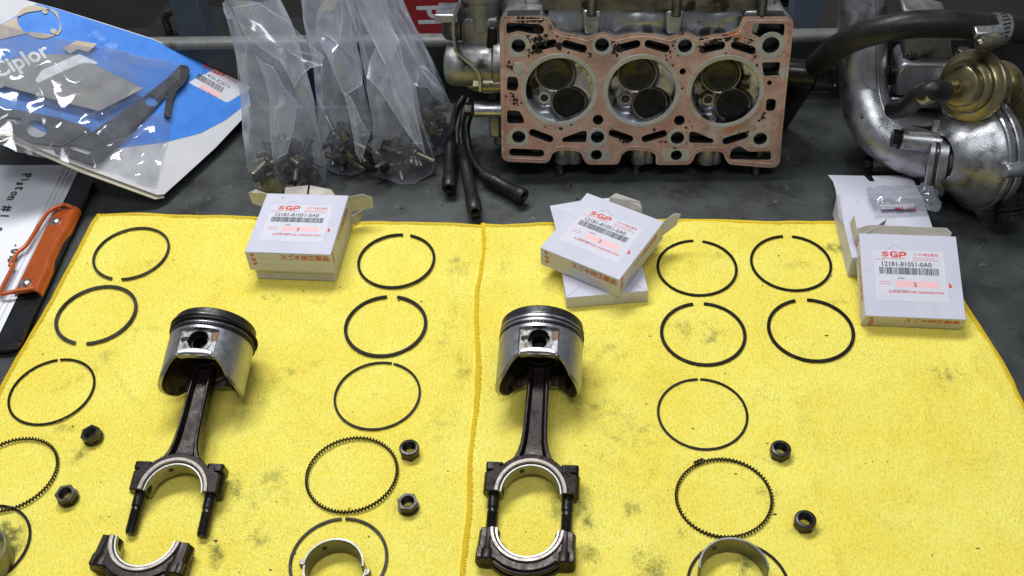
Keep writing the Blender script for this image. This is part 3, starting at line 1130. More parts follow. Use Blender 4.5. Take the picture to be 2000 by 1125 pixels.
def rod_cap(name, label, M, shell=True, mt='rod_steel'):
    t = thing(name, label, 'bearing cap', M, 'connecting rod bearing caps')
    out = arc(22.3, 180, 360, 30) + [(32.0, 0), (32.2, -14), (33.4, -15), (33.4, -23.2), (26, -24.2)] + arc(31.5, -48, -132, 18) + [(-26, -24.2), (-33.4, -23.2), (-33.4, -15), (-32.2, -14), (-32.0, 0)]
    b = MB()
    b.prism(out, -7.2, 7.2)
    be = b.build('cap_body', mt, t, 30, bevel=0.8)
    b = MB()
    b.lathe([(27.5, -5.6), (33.6, -5.0), (33.6, -1.6), (31.0, -1.2), (31.0, 1.2), (33.6, 1.6), (33.6, 5.0), (27.5, 5.6)], 30, closed=True, a0=R(222), a1=R(318))
    b.build('rib', mt, be, 30, bevel=0.5)
    b = MB()
    b.lathe([(22.35, -9.2), (25.6, -9.2), (25.6, 9.0), (23.2, 9.0), (22.35, 8.2)], 48, closed=True, a0=PI + 0.012, a1=2 * PI - 0.012)
    b.build('machined_face', 'machined', be, 30, bevel=0.35)
    for sx in (-1, 1):
        b = MB()
        b.lathe([(4.4, -23.9), (7.6, -23.9), (8.2, -23.0), (8.2, -17), (7.6, -15), (7.4, -0.4), (4.4, -0.4)], 28, closed=True, M=T(sx * BX, 0, 0) @ RX(-90))
        bo = b.build('bolt_boss', mt, t, 30)
        b = MB()
        b.lathe([(4.45, -23.0), (4.45, -4), (0, -4)], 24, M=T(sx * BX, 0, 0) @ RX(-90))
        b.build('bolt_hole', 'hole_shade', bo, 30)
    if shell:
        half_shell(t, False, 'bearing')
    return t


def piston(t, L, loose):
    """origin of the piston at the wrist pin, y towards the crown, z along the pin"""
    P = T(0, L, 0)
    RO = 32.4
    nphi, ny = 160, 34
    YT = 11.0

    def ymin(a):
        s = abs(math.sin(a))                  # 1 on the pin sides, 0 on the thrust sides
        lo, hi = -33.0, -13.0
        cx_ = abs(math.cos(a))
        return hi - 12.0 * min(1.0, max(0.0, (cx_ - 0.30) / 0.50)) ** 2.4 - 5.0 * max(0.0, (cx_ - 0.80) / 0.20)

    def pt(a, y, r):
        x, z = r * math.cos(a), r * math.sin(a)
        if r > 31 and abs(x) < 15.2 and y < 8.6:
            z = math.copysign(27.4, z)
        return (x, y, z)
    sk, pn, pn2 = MB(), MB(), MB()
    vv = [[None] * (ny + 1) for _ in range(nphi)]
    for k in range(nphi):
        a = 2 * PI * (k + 0.5) / nphi
        y0 = ymin(a)
        for j in range(ny + 1):
            # denser rows near the top of the panel
            vv[k][j] = pt(a, y0 + (YT - y0) * j / ny, RO)
    for mb, want in ((sk, 0), (pn, 1), (pn2, -1)):
        idx = {}
        for k in range(nphi):
            for j in range(ny):
                q = [vv[k][j], vv[(k + 1) % nphi][j], vv[(k + 1) % nphi][j + 1], vv[k][j + 1]]
                c = [sum(p[i] for p in q) / 4 for i in range(3)]
                flat = all(abs(abs(p[2]) - 27.4) < 0.01 for p in q)
                if flat and c[0] ** 2 + c[1] ** 2 < 8.3 ** 2:
                    continue
                if (0 if not flat else (1 if c[2] > 0 else -1)) != want:
                    continue
                f = []
                for p in q:
                    key = tuple(round(t_, 4) for t_ in p)
                    if key not in idx:
                        idx[key] = len(mb.v)
                        mb.v.append(p)
                    f.append(idx[key])
                mb.f.append(tuple(f))
    # bright lower edge of the skirt
    e0 = len(sk.v)
    for k in range(nphi):
        a = 2 * PI * (k + 0.5) / nphi
        x, y, z = vv[k][0]
        ix, iz = 29.4 * math.cos(a), 29.4 * math.sin(a)
        if abs(x) < 15.2:
            ix, iz = x, math.copysign(23.5, z)
        sk.v += [(x, y, z), (ix, y, iz)]
    for k in range(nphi):
        k2 = (k + 1) % nphi
        sk.f.append((e0 + 2 * k, e0 + 2 * k2, e0 + 2 * k2 + 1, e0 + 2 * k + 1))
    pi_ = sk.build('skirt', 'piston_alu', t, 30, M=P)
    pn.build('pin_panel', 'piston_cast', pi_, 30)
    pn2.build('pin_panel', 'piston_cast', pi_, 30)
    inn = MB()
    ring = []
    for k in range(nphi):
        a = 2 * PI * (k + 0.5) / nphi
        y0 = vv[k][0][1]
        ix, iz = 29.4 * math.cos(a), 29.4 * math.sin(a)
        if abs(vv[k][0][0]) < 15.2:
            ix, iz = vv[k][0][0], math.copysign(23.5, vv[k][0][2])
        inn.v += [(ix, y0, iz), (ix * 0.97, 15, iz * 0.97)]
    for k in range(nphi):
        k2 = (k + 1) % nphi
        if abs(inn.v[2 * k][0]) < 8.6 and abs(inn.v[2 * k2][0]) < 8.6:
            continue                                # the wrist pin bore
        inn.f.append((2 * k, 2 * k2, 2 * k2 + 1, 2 * k + 1))
    inn.f.append(tuple(2 * k + 1 for k in range(nphi)))
    inn.build('skirt_inside', 'piston_inside', pi_, 30)
    A = RX(-90)
    b = MB()
    b.lathe([(32.4, 10.9), (32.4, 11.3), (29.6, 11.35), (29.6, 14.3), (32.3, 14.35), (32.3, 16.0), (29.6, 16.05), (29.6, 18), (32.2, 18.05), (32.2, 19.9), (29.6, 19.95), (29.6, 21.9), (31.9, 21.95)], 96, M=A)
    b.build('ring_belt', 'piston_alu', t, 30, M=P)
    b = MB()
    b.lathe([(31.85, 21.9), (31.85, 26.6), (31.2, 27.4), (25, 27.4), (22, 26), (0, 26)], 96, M=A)
    b.build('crown', 'carbon', t, 30, M=P)
    for sz in (-1, 1):
        b = MB()
        b.lathe([(8.2, 20), (8.2, 27.9), (9.0, 28.3), (11.0, 28.0), (11.2, 26.5), (8.9, 26)], 40, M=T(0, 0, 0) if sz > 0 else RX(180))
        b.build('pin_boss', 'piston_cast', t, 30, M=P)
        b = MB()
        b.lathe([(8.1, 27.5), (8.1, 12), (0, 12)], 32, M=T(0, 0, 0) if sz > 0 else RX(180))
        b.build('pin_bore', 'hole_shade', t, 30, M=P)
        b = MB()
        b.lathe([(5.4, 22), (5.8, 22.6), (7.6, 22.6), (8.0, 22.0), (8.0, 13), (5.4, 13)], 32, closed=True, M=T(0, 0, 0) if sz > 0 else RX(180))
        b.build('wrist_pin_end', 'black_steel', t, 30, M=P)
        b = MB()
        b.prism(slot(-10.4, 0.4, 6.4, 3.6, 8), 22, 28.32, M=T(0, 0, 0) if sz > 0 else RX(180))
        b.build('clip_notch', 'hole_shade', t, 30, M=P)
        b = MB()
        yb = -12.4
        b.prism([(-13.5, yb - 0.8), (-13.8, yb + 2.5), (-8, yb + 4.6), (0, yb + 5.2), (8, yb + 4.6), (13.8, yb + 2.5), (13.5, yb - 0.8), (7, yb + 0.4), (-7, yb + 0.4)], 20.5, 29.0, M=T(0, 0, 0) if sz > 0 else RX(180))
        b.build('boss_ledge', 'piston_alu', t, 30, bevel=0.8, M=P)
    for (y, h, ro, mt, (ox, oz), tl) in loose:
        b = MB()
        c = 0.25
        b.lathe([(ro - 2.9, y - h / 2), (ro - c, y - h / 2), (ro, y - h / 2 + c), (ro, y + h / 2 - c), (ro - c, y + h / 2), (ro - 2.9, y + h / 2)], 96, closed=True,
                M=T(ox, 0, oz) @ RZ(tl) @ A, a0=R(75), a1=R(75 + 355))
        b.build('piston_ring', mt, t, 30, M=P)
    # the crimped oil ring seen between its rails
    b = MB()
    for k in range(84):
        a = 2 * PI * k / 84
        b.box(-0.75, 0.75, -0.8, 0.8, -1.35, 1.35, M=P.copy() @ A @ RZ(math.degrees(a)) @ T(32.1, 0, 12.8) if False else A @ RZ(math.degrees(a)) @ T(32.0, 0, 12.8))
    o = b.build('oil_ring_teeth', 'carbon', t, 0, M=P)
    o['kind'] = 'stuff'


LROD = 114.0


def rod_assembly(label, u, v, upx, loose, rot, pitch):
    c = G(u, v, 18)
    t = thing('piston_and_rod', label, 'piston', T(c.x, c.y, 9.9) @ RZ(rot) @ RX(pitch), 'pistons with connecting rods')
    connecting_rod(t, LROD)
    piston(t, LROD, loose)
    return t


std = [(13.95, 0.5, 32.75, 'carbon', (0, 0), 0), (11.65, 0.5, 32.75, 'carbon', (0, 0), 0), (17.0, 1.5, 32.8, 'ring_worn', (0.3, 0), 0), (20.9, 1.5, 32.6, 'ring_worn', (0.2, 0), 0)]
lse = [(13.95, 0.5, 32.9, 'carbon', (0.3, 0), 0), (11.65, 0.5, 33.2, 'carbon', (0.6, 0.2), 0), (17.0, 1.5, 34.4, 'ring_steel', (0.9, 0.3), 1), (20.6, 1.5, 33.6, 'ring_worn', (-0.9, 0.6), -1)]
rod_assembly('first piston on its rod, bare rod bolts sticking out, cap taken off', 337, 955, None, lse, -6.9, 11.8)
rod_assembly('second piston on its rod, rod bolts pushed into the bearing cap', 1036, 958, None, std, -7.6, 11.8)
c = G(285, 1050, 17)
rod_cap('bearing_cap', 'bearing cap lying apart in front of the first connecting rod', T(c.x, c.y, 9.4) @ RZ(-10.5) @ RX(2))  # this object is a rod bearing cap
c = G(1030, 1032, 17)
rod_cap('bearing_cap', 'bearing cap standing off on the bolts of the second rod', T(c.x, c.y, 9.6) @ RZ(-7.8) @ RX(2))


# loose bearing shells standing on edge
def loose_shell(label, x, y, rot, r, mt='shell_grey', h=16.5, tang=True):
    t = thing('bearing_shell', label, 'bearing shell', T(x, y, 0.5) @ RZ(rot), 'loose bearing shells')
    b = MB()
    b.lathe([(r - 1.7, 0), (r, 0), (r, h), (r - 1.3, h), (r - 1.7, h - 0.4)], 48, closed=True, a0=R(1), a1=R(179))
    s = b.build('shell', mt, t, 30)
    if tang:
        b = MB()
        b.prism([(-r - 2.4, 0.2), (-r - 2.0, 3.8), (-r + 0.6, 5.4), (-r + 0.2, 0.2)], h - 7, h - 0.3)
        b.build('locating_tang', mt, t, 30, bevel=0.3)
    b = MB()
    b.lathe([(0, 0), (1.6, 0), (1.6, 0.4), (0, 0.4)], 14, M=axis_frame(Vector((-0.5 * (r - 1.75), 0.866 * (r - 1.75), h * 0.6)), Vector((0.5, -0.866, 0))))
    b.build('oil_hole', 'hole_shade', t)
    return t


loose_shell('half bearing shell cut off by the left picture edge inside a thin ring', -386, 413, -75, 22, tang=False)
loose_shell('grey half bearing shell standing upright in the middle thin ring, the far one', -133.5, 384, -6, 21.0)
loose_shell('grey half bearing shell closing the circle nearest the camera in the middle', -131.8, 383.0, 172, 21.9, tang=True)
loose_shell('upright half bearing shell at the lower right, over a thin ring', 134.5, 362, -5, 23.2, tang=False)


# ================================================================== cartons
S_LOGO = [(.5, 1), (1, .74), (.82, .63), (.5, .80), (.34, .71), (1, .36), (.5, 0), (0, .26), (.18, .37), (.5, .20), (.66, .29), (0, .64)]
G_LOGO = [(.98, .66), (.98, .86), (.80, 1), (.30, 1), (0, .72), (0, .28), (.30, 0), (1, 0), (1, .52), (.52, .52), (.52, .34), (.74, .34), (.74, .22), (.40, .22), (.26, .36), (.26, .64), (.40, .78), (.72, .78)]
P_LOGO = [(0, 0), (.26, 0), (.26, .26), (.74, .26), (1, .48), (1, .78), (.76, 1), (.30, 1), (0, .74), (0, .60), (.26, .60), (.40, .76), (.66, .76), (.74, .68), (.74, .58), (.66, .50), (0, .50)]


def flat(poly, mt, parent, M, name, th=0.06):
    b = plate(poly, [], th)
    return b.build(name, mt, parent, 0, M=M)


def logo(parent, M, size, mt, stretch=1.25, gap=0.14):
    x = 0.0
    for L in (S_LOGO, G_LOGO, P_LOGO):
        flat([((px * stretch + x) * size, py * size) for px, py in L], mt, parent, M, 'logo_letter')
        x += stretch + gap


def bars(n, w, h, seed, dens=0.62):
    r2 = random.Random(seed)
    x = 0.0
    b = MB()
    while x < w:
        k = r2.choice((0.28, 0.28, 0.5, 0.75))
        b.box(x, min(x + k, w), 0, h, 0, 0.06)
        x += k + r2.choice((0.22, 0.22, 0.4, 0.55))
    return b


def carton(label, w, d, h, M, printed=True, inset=0.0, seed=1, sides=True, group='piston ring cartons', lid_lines=True):
    t = thing('carton', label, 'box', M, group)
    b = MB()
    b.box(0, w, 0, d, 0, h)
    body = b.build('carton_body', 'board', t, 30, bevel=0.55, seg=2)
    # fold lines of the tucked end on the front face
    if lid_lines:
        b = MB()
        for z in (h * 0.36, h * 0.66):
            b.box(1.2, w - 1.2, -0.05, 0.05, z - 0.09, z + 0.09)
        b.box(7, w - 9, -0.05, 0.05, h - 0.9, h - 0.65)
        o = b.build('fold_line', 'print_fold', body, 0)
        o['kind'] = 'stuff'
    if not printed:
        return t
    cx, cy = w / 2, d / 2
    Z = h + 0.05
    lab = thing_part('sticker', t)
    flat([(cx - 29, cy - 25), (cx + 26, cy - 25), (cx + 26, cy + 22.5), (cx - 29, cy + 22.5)], 'sticker', t, T(0, 0, h + 0.012), 'sticker', 0.05) if False else None
    b = MB()
    b.box(cx - 29, cx + 27, cy - 24, cy + 23, h - 0.2, h + 0.10)
    sk = b.build('sticker', 'sticker', t, 0)
    z = h + 0.14

    def at(x, y):
        return T(cx + x, cy + y, z)
    logo(sk, at(-22.5, 16.6), 5.4, 'print_red', 1.16, 0.12)
    lettering('SUZUKI GENUINE PARTS', 1.5, 'print_red', sk, at(-22.3, 15.0), bold=0.02, sx=1.1)
    lettering('スズキ純正部品', 2.8, 'print_red', sk, at(3, 18.6), bold=0.03, sx=1.0)
    lettering('PIECE D\'ORIGINE DE SUZUKI', 1.35, 'print_red', sk, at(2.2, 16.0), sx=1.0)
    lettering('ORIGINAL SUZUKI ERSATZTEIL', 1.35, 'print_red', sk, at(2.2, 14.0), sx=1.1)
    lettering('PART NO.', 1.6, 'print_red', sk, at(-28, 13.6), sx=1.1)
    lettering('12181-81051-0A0', 5.8, 'print_black', sk, at(-23.5, 8.2), sx=0.95, bold=0.09)
    bb = bars(60, 47, 6.4, seed)
    o = bb.build('barcode', 'print_black', sk, 0, M=at(-25, 0.6))
    o['kind'] = 'stuff'
    lettering('240805', 1.9, 'print_black', sk, at(-11, -3.6))
    b = MB()
    b.box(0, 33, 0, 6, 0, 0.04)
    pk = b.build('pink_bar', 'print_pink', sk, 0, M=T(cx - 12.5, cy - 11.2, h + 0.08))
    lettering('2', 5.4, 'print_black', sk, at(1.0, -10.2), bold=0.08)
    lettering('QUANTITY', 1.5, 'print_red', sk, at(-25.5, -7.0), sx=1.15)
    lettering('QUANTITE', 1.5, 'print_red', sk, at(-25.5, -9.2), sx=1.15)
    lettering('SUZUKI MOTOR CORPORATION', 2.7, 'print_red', sk, at(-19, -16.4), bold=0.07, sx=1.08)
    lettering('MADE IN JAPAN', 1.3, 'print_black', sk, at(-15, -14.6), sx=1.3)
    b = MB()
    b.tube([(cx - 17, cy + 23.6, h + 0.05), (cx - 11.5, cy + 29.0, h + 0.05), (cx - 4.5, cy + 24.4, h + 0.05)], 0.16, 5)
    b.build('printed_line', 'print_fold', t, 0)
    b = MB()
    b.add([(cx + 28.6, cy - 10.5, h + 0.06), (cx + 31.4, cy - 9.6, h + 0.06), (cx + 28.8, cy - 4.6, h + 0.06)], [(0, 1, 2)])
    b.build('printed_arrow', 'print_red', t, 0)
    b = MB()
    b.lathe([(0, h + 0.03), (1.5, h + 0.03), (1.5, h + 0.09), (0, h + 0.09)], 16, M=T(cx + 24.5, cy - 20.5, 0))
    b.build('printed_dot', 'print_red', sk, 0)
    # print on the front and side faces
    F = T(0, -0.06, 0) @ RX(90)
    lettering('スズキ純正部品', 6.2, 'print_orange', t, T(w * 0.40, -0.10, h - 7.4) @ RX(90), bold=0.14, sx=1.0)
    for k, L in enumerate((S_LOGO, G_LOGO, P_LOGO)):
        flat([(px * 3.6, py * 3.6) for px, py in L], 'print_orange', t, T(4.0 + 0.5 * k, -0.08, h - 5.2 - 5.2 * k) @ RX(90), 'logo_letter')
    if sides:
        lettering('スズキ純正部品', 5.2, 'print_orange', t, T(w + 0.08, d * 0.30, h - 8.2) @ RZ(90) @ RX(90), bold=0.05, sx=1.2)
        lettering('スズキ純正部品', 5.2, 'print_orange', t, T(-0.08, d * 0.78, h - 8.2) @ RZ(-90) @ RX(90), bold=0.05, sx=1.2)
        for (X, rz, yy) in ((w + 0.08, 90, 3.0), (-0.08, -90, d - 3.0)):
            for k, L in enumerate((S_LOGO, G_LOGO, P_LOGO)):
                flat([(px * 3.6, py * 3.6) for px, py in L], 'print_orange', t, T(X, yy, h - 5.2 - 4.8 * k) @ RZ(rz) @ RX(90), 'logo_letter')
    return t


def thing_part(n, t):
    return None


def flap(parent, pts, mt='board_inside', th=0.5, name='flap', bend=None):
    """a thin board panel through 3-D corner points (fan)"""
    P = [Vector(p) for p in pts]
    nrm = (P[1] - P[0]).cross(P[-1] - P[0]).normalized() * th
    b = MB()
    n = len(P)
    b.add(P + [p + nrm for p in P], [tuple(range(n)), tuple(range(2 * n - 1, n - 1, -1))] + [(i, (i + 1) % n, n + (i + 1) % n, n + i) for i in range(n)])
    return b.build(name, mt, parent, 20)


# left stack
MA = T(-226, 683, 0.2) @ RZ(-8.2)
lo = carton('lower white carton of the left stack, plain end to the camera', 71, 73, 13, MA @ T(2.6, 1.5, 0), False)
ua = carton('printed carton on top of the left stack, flaps open at its far end', 75.5, 77, 22, MA @ T(-0.6, -1.5, 13.4), seed=3)
w, d, h = 75.5, 77, 22
flap(ua, [(0.4, d, 2), (0.4, d, h - 1), (-12, d + 5, h), (-19, d + 4, h - 3), (-18, d + 3, h - 15), (-11, d + 4, 3)])
flap(ua, [(w - 0.4, d, 2), (w - 0.4, d, h - 2), (w + 13, d + 1, h + 1), (w + 22, d - 1, h - 1), (w + 21, d - 1, h - 14), (w + 10, d + 3, 4)])
flap(ua, [(10, d + 1, 2), (10, d + 20, 12), (31, d + 23, 13), (31, d + 14, 9), (33, d + 14, 9), (33, d + 23, 13), (54, d + 18, 13), (w - 6, d + 1, 2)])
flap(lo, [(71, 73, 1), (71, 73, 11), (79, 84, 9), (78, 82, 1)])

# turned box on a plain one
MB_ = T(44.5, 623, 0.3) @ RZ(1.6)
lb = carton('plain white carton lying under the turned printed one', 69, 80, 13, MB_, False, lid_lines=False)
b = MB()
for (x0, y0, x1, y1) in ((1, 1, 14, 13), (68, 1, 52, 12)):
    b.tube([(x0, y0, 13.0), (x1, y1, 13.0)], 0.18, 5)
o = b.build('fold_line', 'print_fold', lb, 0)
o['kind'] = 'stuff'
flap(lb, [(1, 80, 12.4), (-2, 116, 14), (32, 119, 15), (32, 104, 14.2), (35, 104, 14.2), (35, 119, 15), (66, 117, 16), (68, 80, 12.4)], 'board')
flap(lb, [(69, 78, 1), (69, 78, 12), (86, 70, 17), (89, 64, 14), (80, 62, 2)], 'board')
ub = carton('printed carton turned askew on top of a plain white one', 76, 80, 20.5, T(26, 663.5, 14.4) @ RZ(-35.2) @ RX(0.8) @ RY(0.6), seed=5)
flap(ub, [(w - 0.3, 80, 3), (w - 0.3, 80, 20), (w + 7, 86, 28), (w + 11, 90, 26), (w + 9, 88, 14)], 'board')
flap(ub, [(22, 80.5, 4), (20, 85, 20), (24, 88, 24), (48, 88, 25), (52, 85, 21), (54, 80.5, 4)])

# right boxes
p = G(1655, 541, 0)
lc = carton('open white carton at the right towel edge, propping up the printed one', 74, 80, 23, T(p.x, p.y, 0.2) @ RZ(-5.5), False, lid_lines=False)
flap(lc, [(1, 80, 22), (0, 100, 22), (-1, 116, 16), (32, 117, 14), (33.5, 101, 20), (38, 101, 20), (39, 117, 14), (72, 116, 15), (72, 100, 21), (73, 80, 22)], 'board')
flap(lc, [(0, 40, 22.5), (0, 80, 22), (-3, 84, 34), (-4, 44, 27)], 'board')
uc = carton('rightmost printed carton leaning on an open white one', 78, 77, 17.5, T(281.5, 581.5, 1.2) @ RZ(-8.6) @ RX(16.5), seed=9)
w, d, h = 78, 77, 17.5
flap(uc, [(-1, d, 13), (w - 4, d, 13), (w - 3, d + 4, 17), (w - 7, d + 7, 19), (8, d + 7, 20), (-2, d + 4, 18)])
flap(uc, [(-0.5, d - 1, 2), (-0.5, d - 1, 16), (-4, d + 14, 23), (-5, d + 14, 10)], 'board')
flap(uc, [(4, d, 3), (22, d + 12, 12), (22, d + 12, 22), (4, d, 16)], 'board_inside')

# small clear packet behind the right boxes
pk = thing('clear_packet', 'crumpled clear plastic packet lying on the open white carton flap', 'plastic bag', T(345, 698, 25) @ RZ(-3))
b = MB()


def packet(u, v):
    a = 2 * PI * v
    x = -29 + 58 * u
    e = min(1.0, min(u, 1 - u) * 7 + 0.28)
    nz = noise.noise((u * 6, math.cos(a) * 2, math.sin(a) * 2))
    fr = 1.0 if 0.06 < u < 0.8 else 1.35
    return (x + nz * 2.5, (11.5 + nz * 3) * math.cos(a) * fr * (0.8 + 0.2 * e), 8.0 + (7.5 * e + nz * 2.6) * math.sin(a))


b.grid(packet, 26, 30)
b.build('film', 'clear_film', pk, 25)
b = MB()
b.box(-20, 10, -8, -2, 1.6, 2.0)
ps = b.build('packet_print', 'sticker', pk, 0)
b = MB()
b.box(-8, -1, -9.0, -6.5, 2.2, 2.3)
b.box(2, 10, -9.4, -7.6, 2.2, 2.3)
b.build('packet_mark', 'print_red', pk, 0)


# ================================================================== cylinder head
HX, HN, HU = Vector((0.9962, -0.0825, -0.0272)), Vector((0.0739, 0.9697, -0.2328)), Vector((0.0456, 0.2299, 0.9721))
HM = frame(Vector((126.0, 793.5, 42.3)), HX.normalized(), HN.normalized(), HU.normalized())
head = thing('cylinder_head', 'three cylinder aluminium cylinder head standing on edge with its pink stained gasket face showing', 'cylinder head', HM)
FACE = RX(90)                                 # plates: local xy -> (s, t), z -> towards the camera
outline = [(-127, 108), (-122.6, 114.6), (-89.1, 115.5), (-83, 112), (-78.5, 103.5), (-72, 100.5), (-60, 98.5), (-49.5, 96.2), (-44, 98.6), (-37, 101), (-30, 98.8), (-25, 96.2),
           (-14, 99.2), (-3, 100.2), (10, 99.2), (22, 96.3), (28, 98.6), (35.4, 101), (42, 98.8), (47, 95.8), (60, 98.8), (73, 100.6), (80.6, 103), (84.6, 114.9),
           (123.3, 115), (128.4, 110.5), (129.4, 80), (130, 45), (131.5, 0), (132.5, -24), (130, -28.6), (124.7, -29.6), (86.2, -26.5), (82.5, -22), (79, -14.5), (74, -12.8), (60, -13), (54.4, -15.4),
           (51.4, -24), (48.2, -27), (19.6, -27.3), (17.5, -26), (17.2, -17), (12, -13.6), (-2.7, -12.2), (-10, -13), (-14.4, -16.5), (-17, -25.5), (-19.2, -27.2), (-45.1, -27.6), (-49, -24.5), (-53, -15.5),
           (-58, -13.2), (-74, -13.2), (-79, -16), (-82.6, -24.5), (-86, -26.4), (-122.2, -25.2), (-127, -21)]
outline = rpoly(outline, 2.2, 3)
CH = [(-73.6, 46.4), (0.5, 45.9), (75.6, 45.4)]
CR = 30.6
holes = []
boltpos = [(-110.4, 87.9), (-36.6, 88.8), (36.4, 88.2), (111.3, 89.0), (-110.9, 0.2), (-37.8, 0.4), (35.9, 0.0), (111.9, -0.4)]
for i, (x, y) in enumerate(boltpos):
    holes.append(circ(x, y, 7.6 if i == 3 else 6.3))
for (x, y) in CH:
    holes.append(circ(x, y, CR, 64))
for (x, y, a) in ((-87.6, 88.4, 15), (-60.9, 87.6, -16), (-14, 88, 15), (11.9, 88, -16), (60.2, 87, 14), (87.5, 86.9, -18)):
    holes.append(slot(x, y, 23, 7.4, a))
for (x, y, a) in ((-90, 1.7, -22), (-16.2, 2.0, -20), (14.5, 1.9, 18), (88.9, 0.4, 20)):
    holes.append(slot(x, y, 24, 7.0, a))
for x in (-59.2, 57.9):
    s_ = 1 if x < 0 else -1
    holes.append(rpoly([(x - 11, -4.6), (x + 11, -4.6), (x + 11.5, 6.6 if s_ > 0 else -1), (x + 7, 7 if s_ > 0 else 0.5), (x - 6, 1.5 if s_ > 0 else 6.6), (x - 11.5, -1 if s_ > 0 else 6.8)], 2.2))
holes.append(rpoly([(-121.5, 46.5), (-112, 45.5), (-110.6, 52), (-111.8, 59), (-120.5, 59.4)], 2.5))
holes.append(rpoly([(-121.5, 14), (-105.6, 14), (-106.5, 20), (-110.5, 26.5), (-121.5, 27)], 2.5))
holes += [circ(36.0, 64.6, 2.9, 18), circ(-37.9, 17.9, 4.9), circ(36.4, 17.8, 4.9), circ(114, 54.3, 2.2, 16)]
holes.append(rpoly([(105, 73.5), (121.5, 73.8), (120.8, 61.5), (108.2, 60.6)], 2.2))
holes.append(rpoly([(113, 39.6), (122, 38.8), (122, 27.6), (113.6, 27)], 3.5))
holes += [circ(-38.3, -17.4, 5.2), circ(36.1, -17.2, 5.2)]
holes.append(rpoly([(-121, 109), (-92, 107.8), (-87.5, 104.5), (-88.5, 98.6), (-100, 99.2), (-110, 101.8), (-121, 98.8)], 3.0))
holes.append(rpoly([(93.6, 108.8), (121, 108.6), (121.6, 97.6), (113.5, 98.6), (104, 94.4), (100.6, 96.2), (93, 100)], 2.6))
holes.append(slot(-103.6, -15.6, 33, 7.4, -2))
holes.append(rpoly([(85, -21), (124, -21.4), (123, -12.4), (103, -13.2), (93.5, -6.8), (86.4, -11)], 2.6))
pl = plate(outline, holes, 16)
deck = pl.build('deck_face', 'gasket_face', head, 30, M=FACE @ T(0, 0, -16))
deck.data.materials.append(MATS['hole_shade'])
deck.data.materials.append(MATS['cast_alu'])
for p_ in deck.data.polygons:                      # walls of the openings painted black as shade, the outer edge bare casting
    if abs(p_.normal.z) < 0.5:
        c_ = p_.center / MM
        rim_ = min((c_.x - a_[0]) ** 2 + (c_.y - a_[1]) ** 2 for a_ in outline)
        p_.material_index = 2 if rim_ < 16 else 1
# a low bead following the edge
cen_ = Vector((2, 44))
off_ = []
for i in range(len(outline)):
    p0_, p1_, p2_ = Vector(outline[i - 1]), Vector(outline[i]), Vector(outline[(i + 1) % len(outline)])
    tv_ = (p2_ - p0_)
    if tv_.length < 0.01:
        continue
    nv_ = Vector((-tv_.y, tv_.x)).normalized()
    off_.append((p1_, nv_))
sg_ = 1 if sum(outline[i - 1][0] * outline[i][1] - outline[i][0] * outline[i - 1][1] for i in range(len(outline))) > 0 else -1
b = MB()
b.tube([(q_.x + n_.x * 3.6 * sg_, q_.y + n_.y * 3.6 * sg_, 16.0) for q_, n_ in off_], 0.55, 6, closed=True)
b.build('edge_bead', 'gasket_face', deck, 60)
# raised fire rings, bolt rims and the bright aluminium lands showing through
for (x, y) in CH:
    b = MB()
    b.lathe([(CR - 0.1, -2), (CR - 0.1, 0.25), (CR + 0.4, 0.5), (CR + 3.9, 0.5), (CR + 4.2, 0.2), (CR + 4.2, -2)], 84, M=FACE @ T(x, y, 0))
    b.build('fire_ring', 'fire_ring', deck, 30, M=FACE.inverted() if False else (FACE @ T(0, 0, -16)).inverted())
INV = (FACE @ T(0, 0, -16)).inverted()
for i, (x, y) in enumerate(boltpos):
    r0 = 7.6 if i == 3 else 6.3
    ro = r0 + (4.6 if i in (0, 3) else 3.2)
    b = MB()
    b.lathe([(r0 - 0.05, -2), (r0 - 0.05, 0.12), (ro - 0.3, 0.3), (ro, -0.3)], 40, M=FACE @ T(x, y, 0))
    b.build('bolt_hole_rim', 'fire_ring', deck, 30, M=INV)
for (poly, th) in ((rpoly([(-48, -11.5), (-27.5, -11.5), (-24, -15), (-26, -24), (-48, -23.5), (-50, -17)], 2.5), 0.3),
                   (rpoly([(23, -10.5), (47, -11), (49, -22.5), (26, -23.5), (22, -17)], 2.5), 0.3)):
    x = -38.3 if poly[0][0] < 0 else 36.1
    pl2 = plate(poly, [circ(x, -17.3, 5.25)], 0.7)
    pl2.build('bright_land', 'fire_ring', deck, 30, M=T(0, 0, 15.8))
b = MB()
b.lathe([(0, 0.5), (5.2, 0.5), (5.6, 0.1), (5.6, -1)], 30, M=FACE @ T(-110, 67.3, 0))
b.build('plug', 'fire_ring', deck, 30, M=INV)
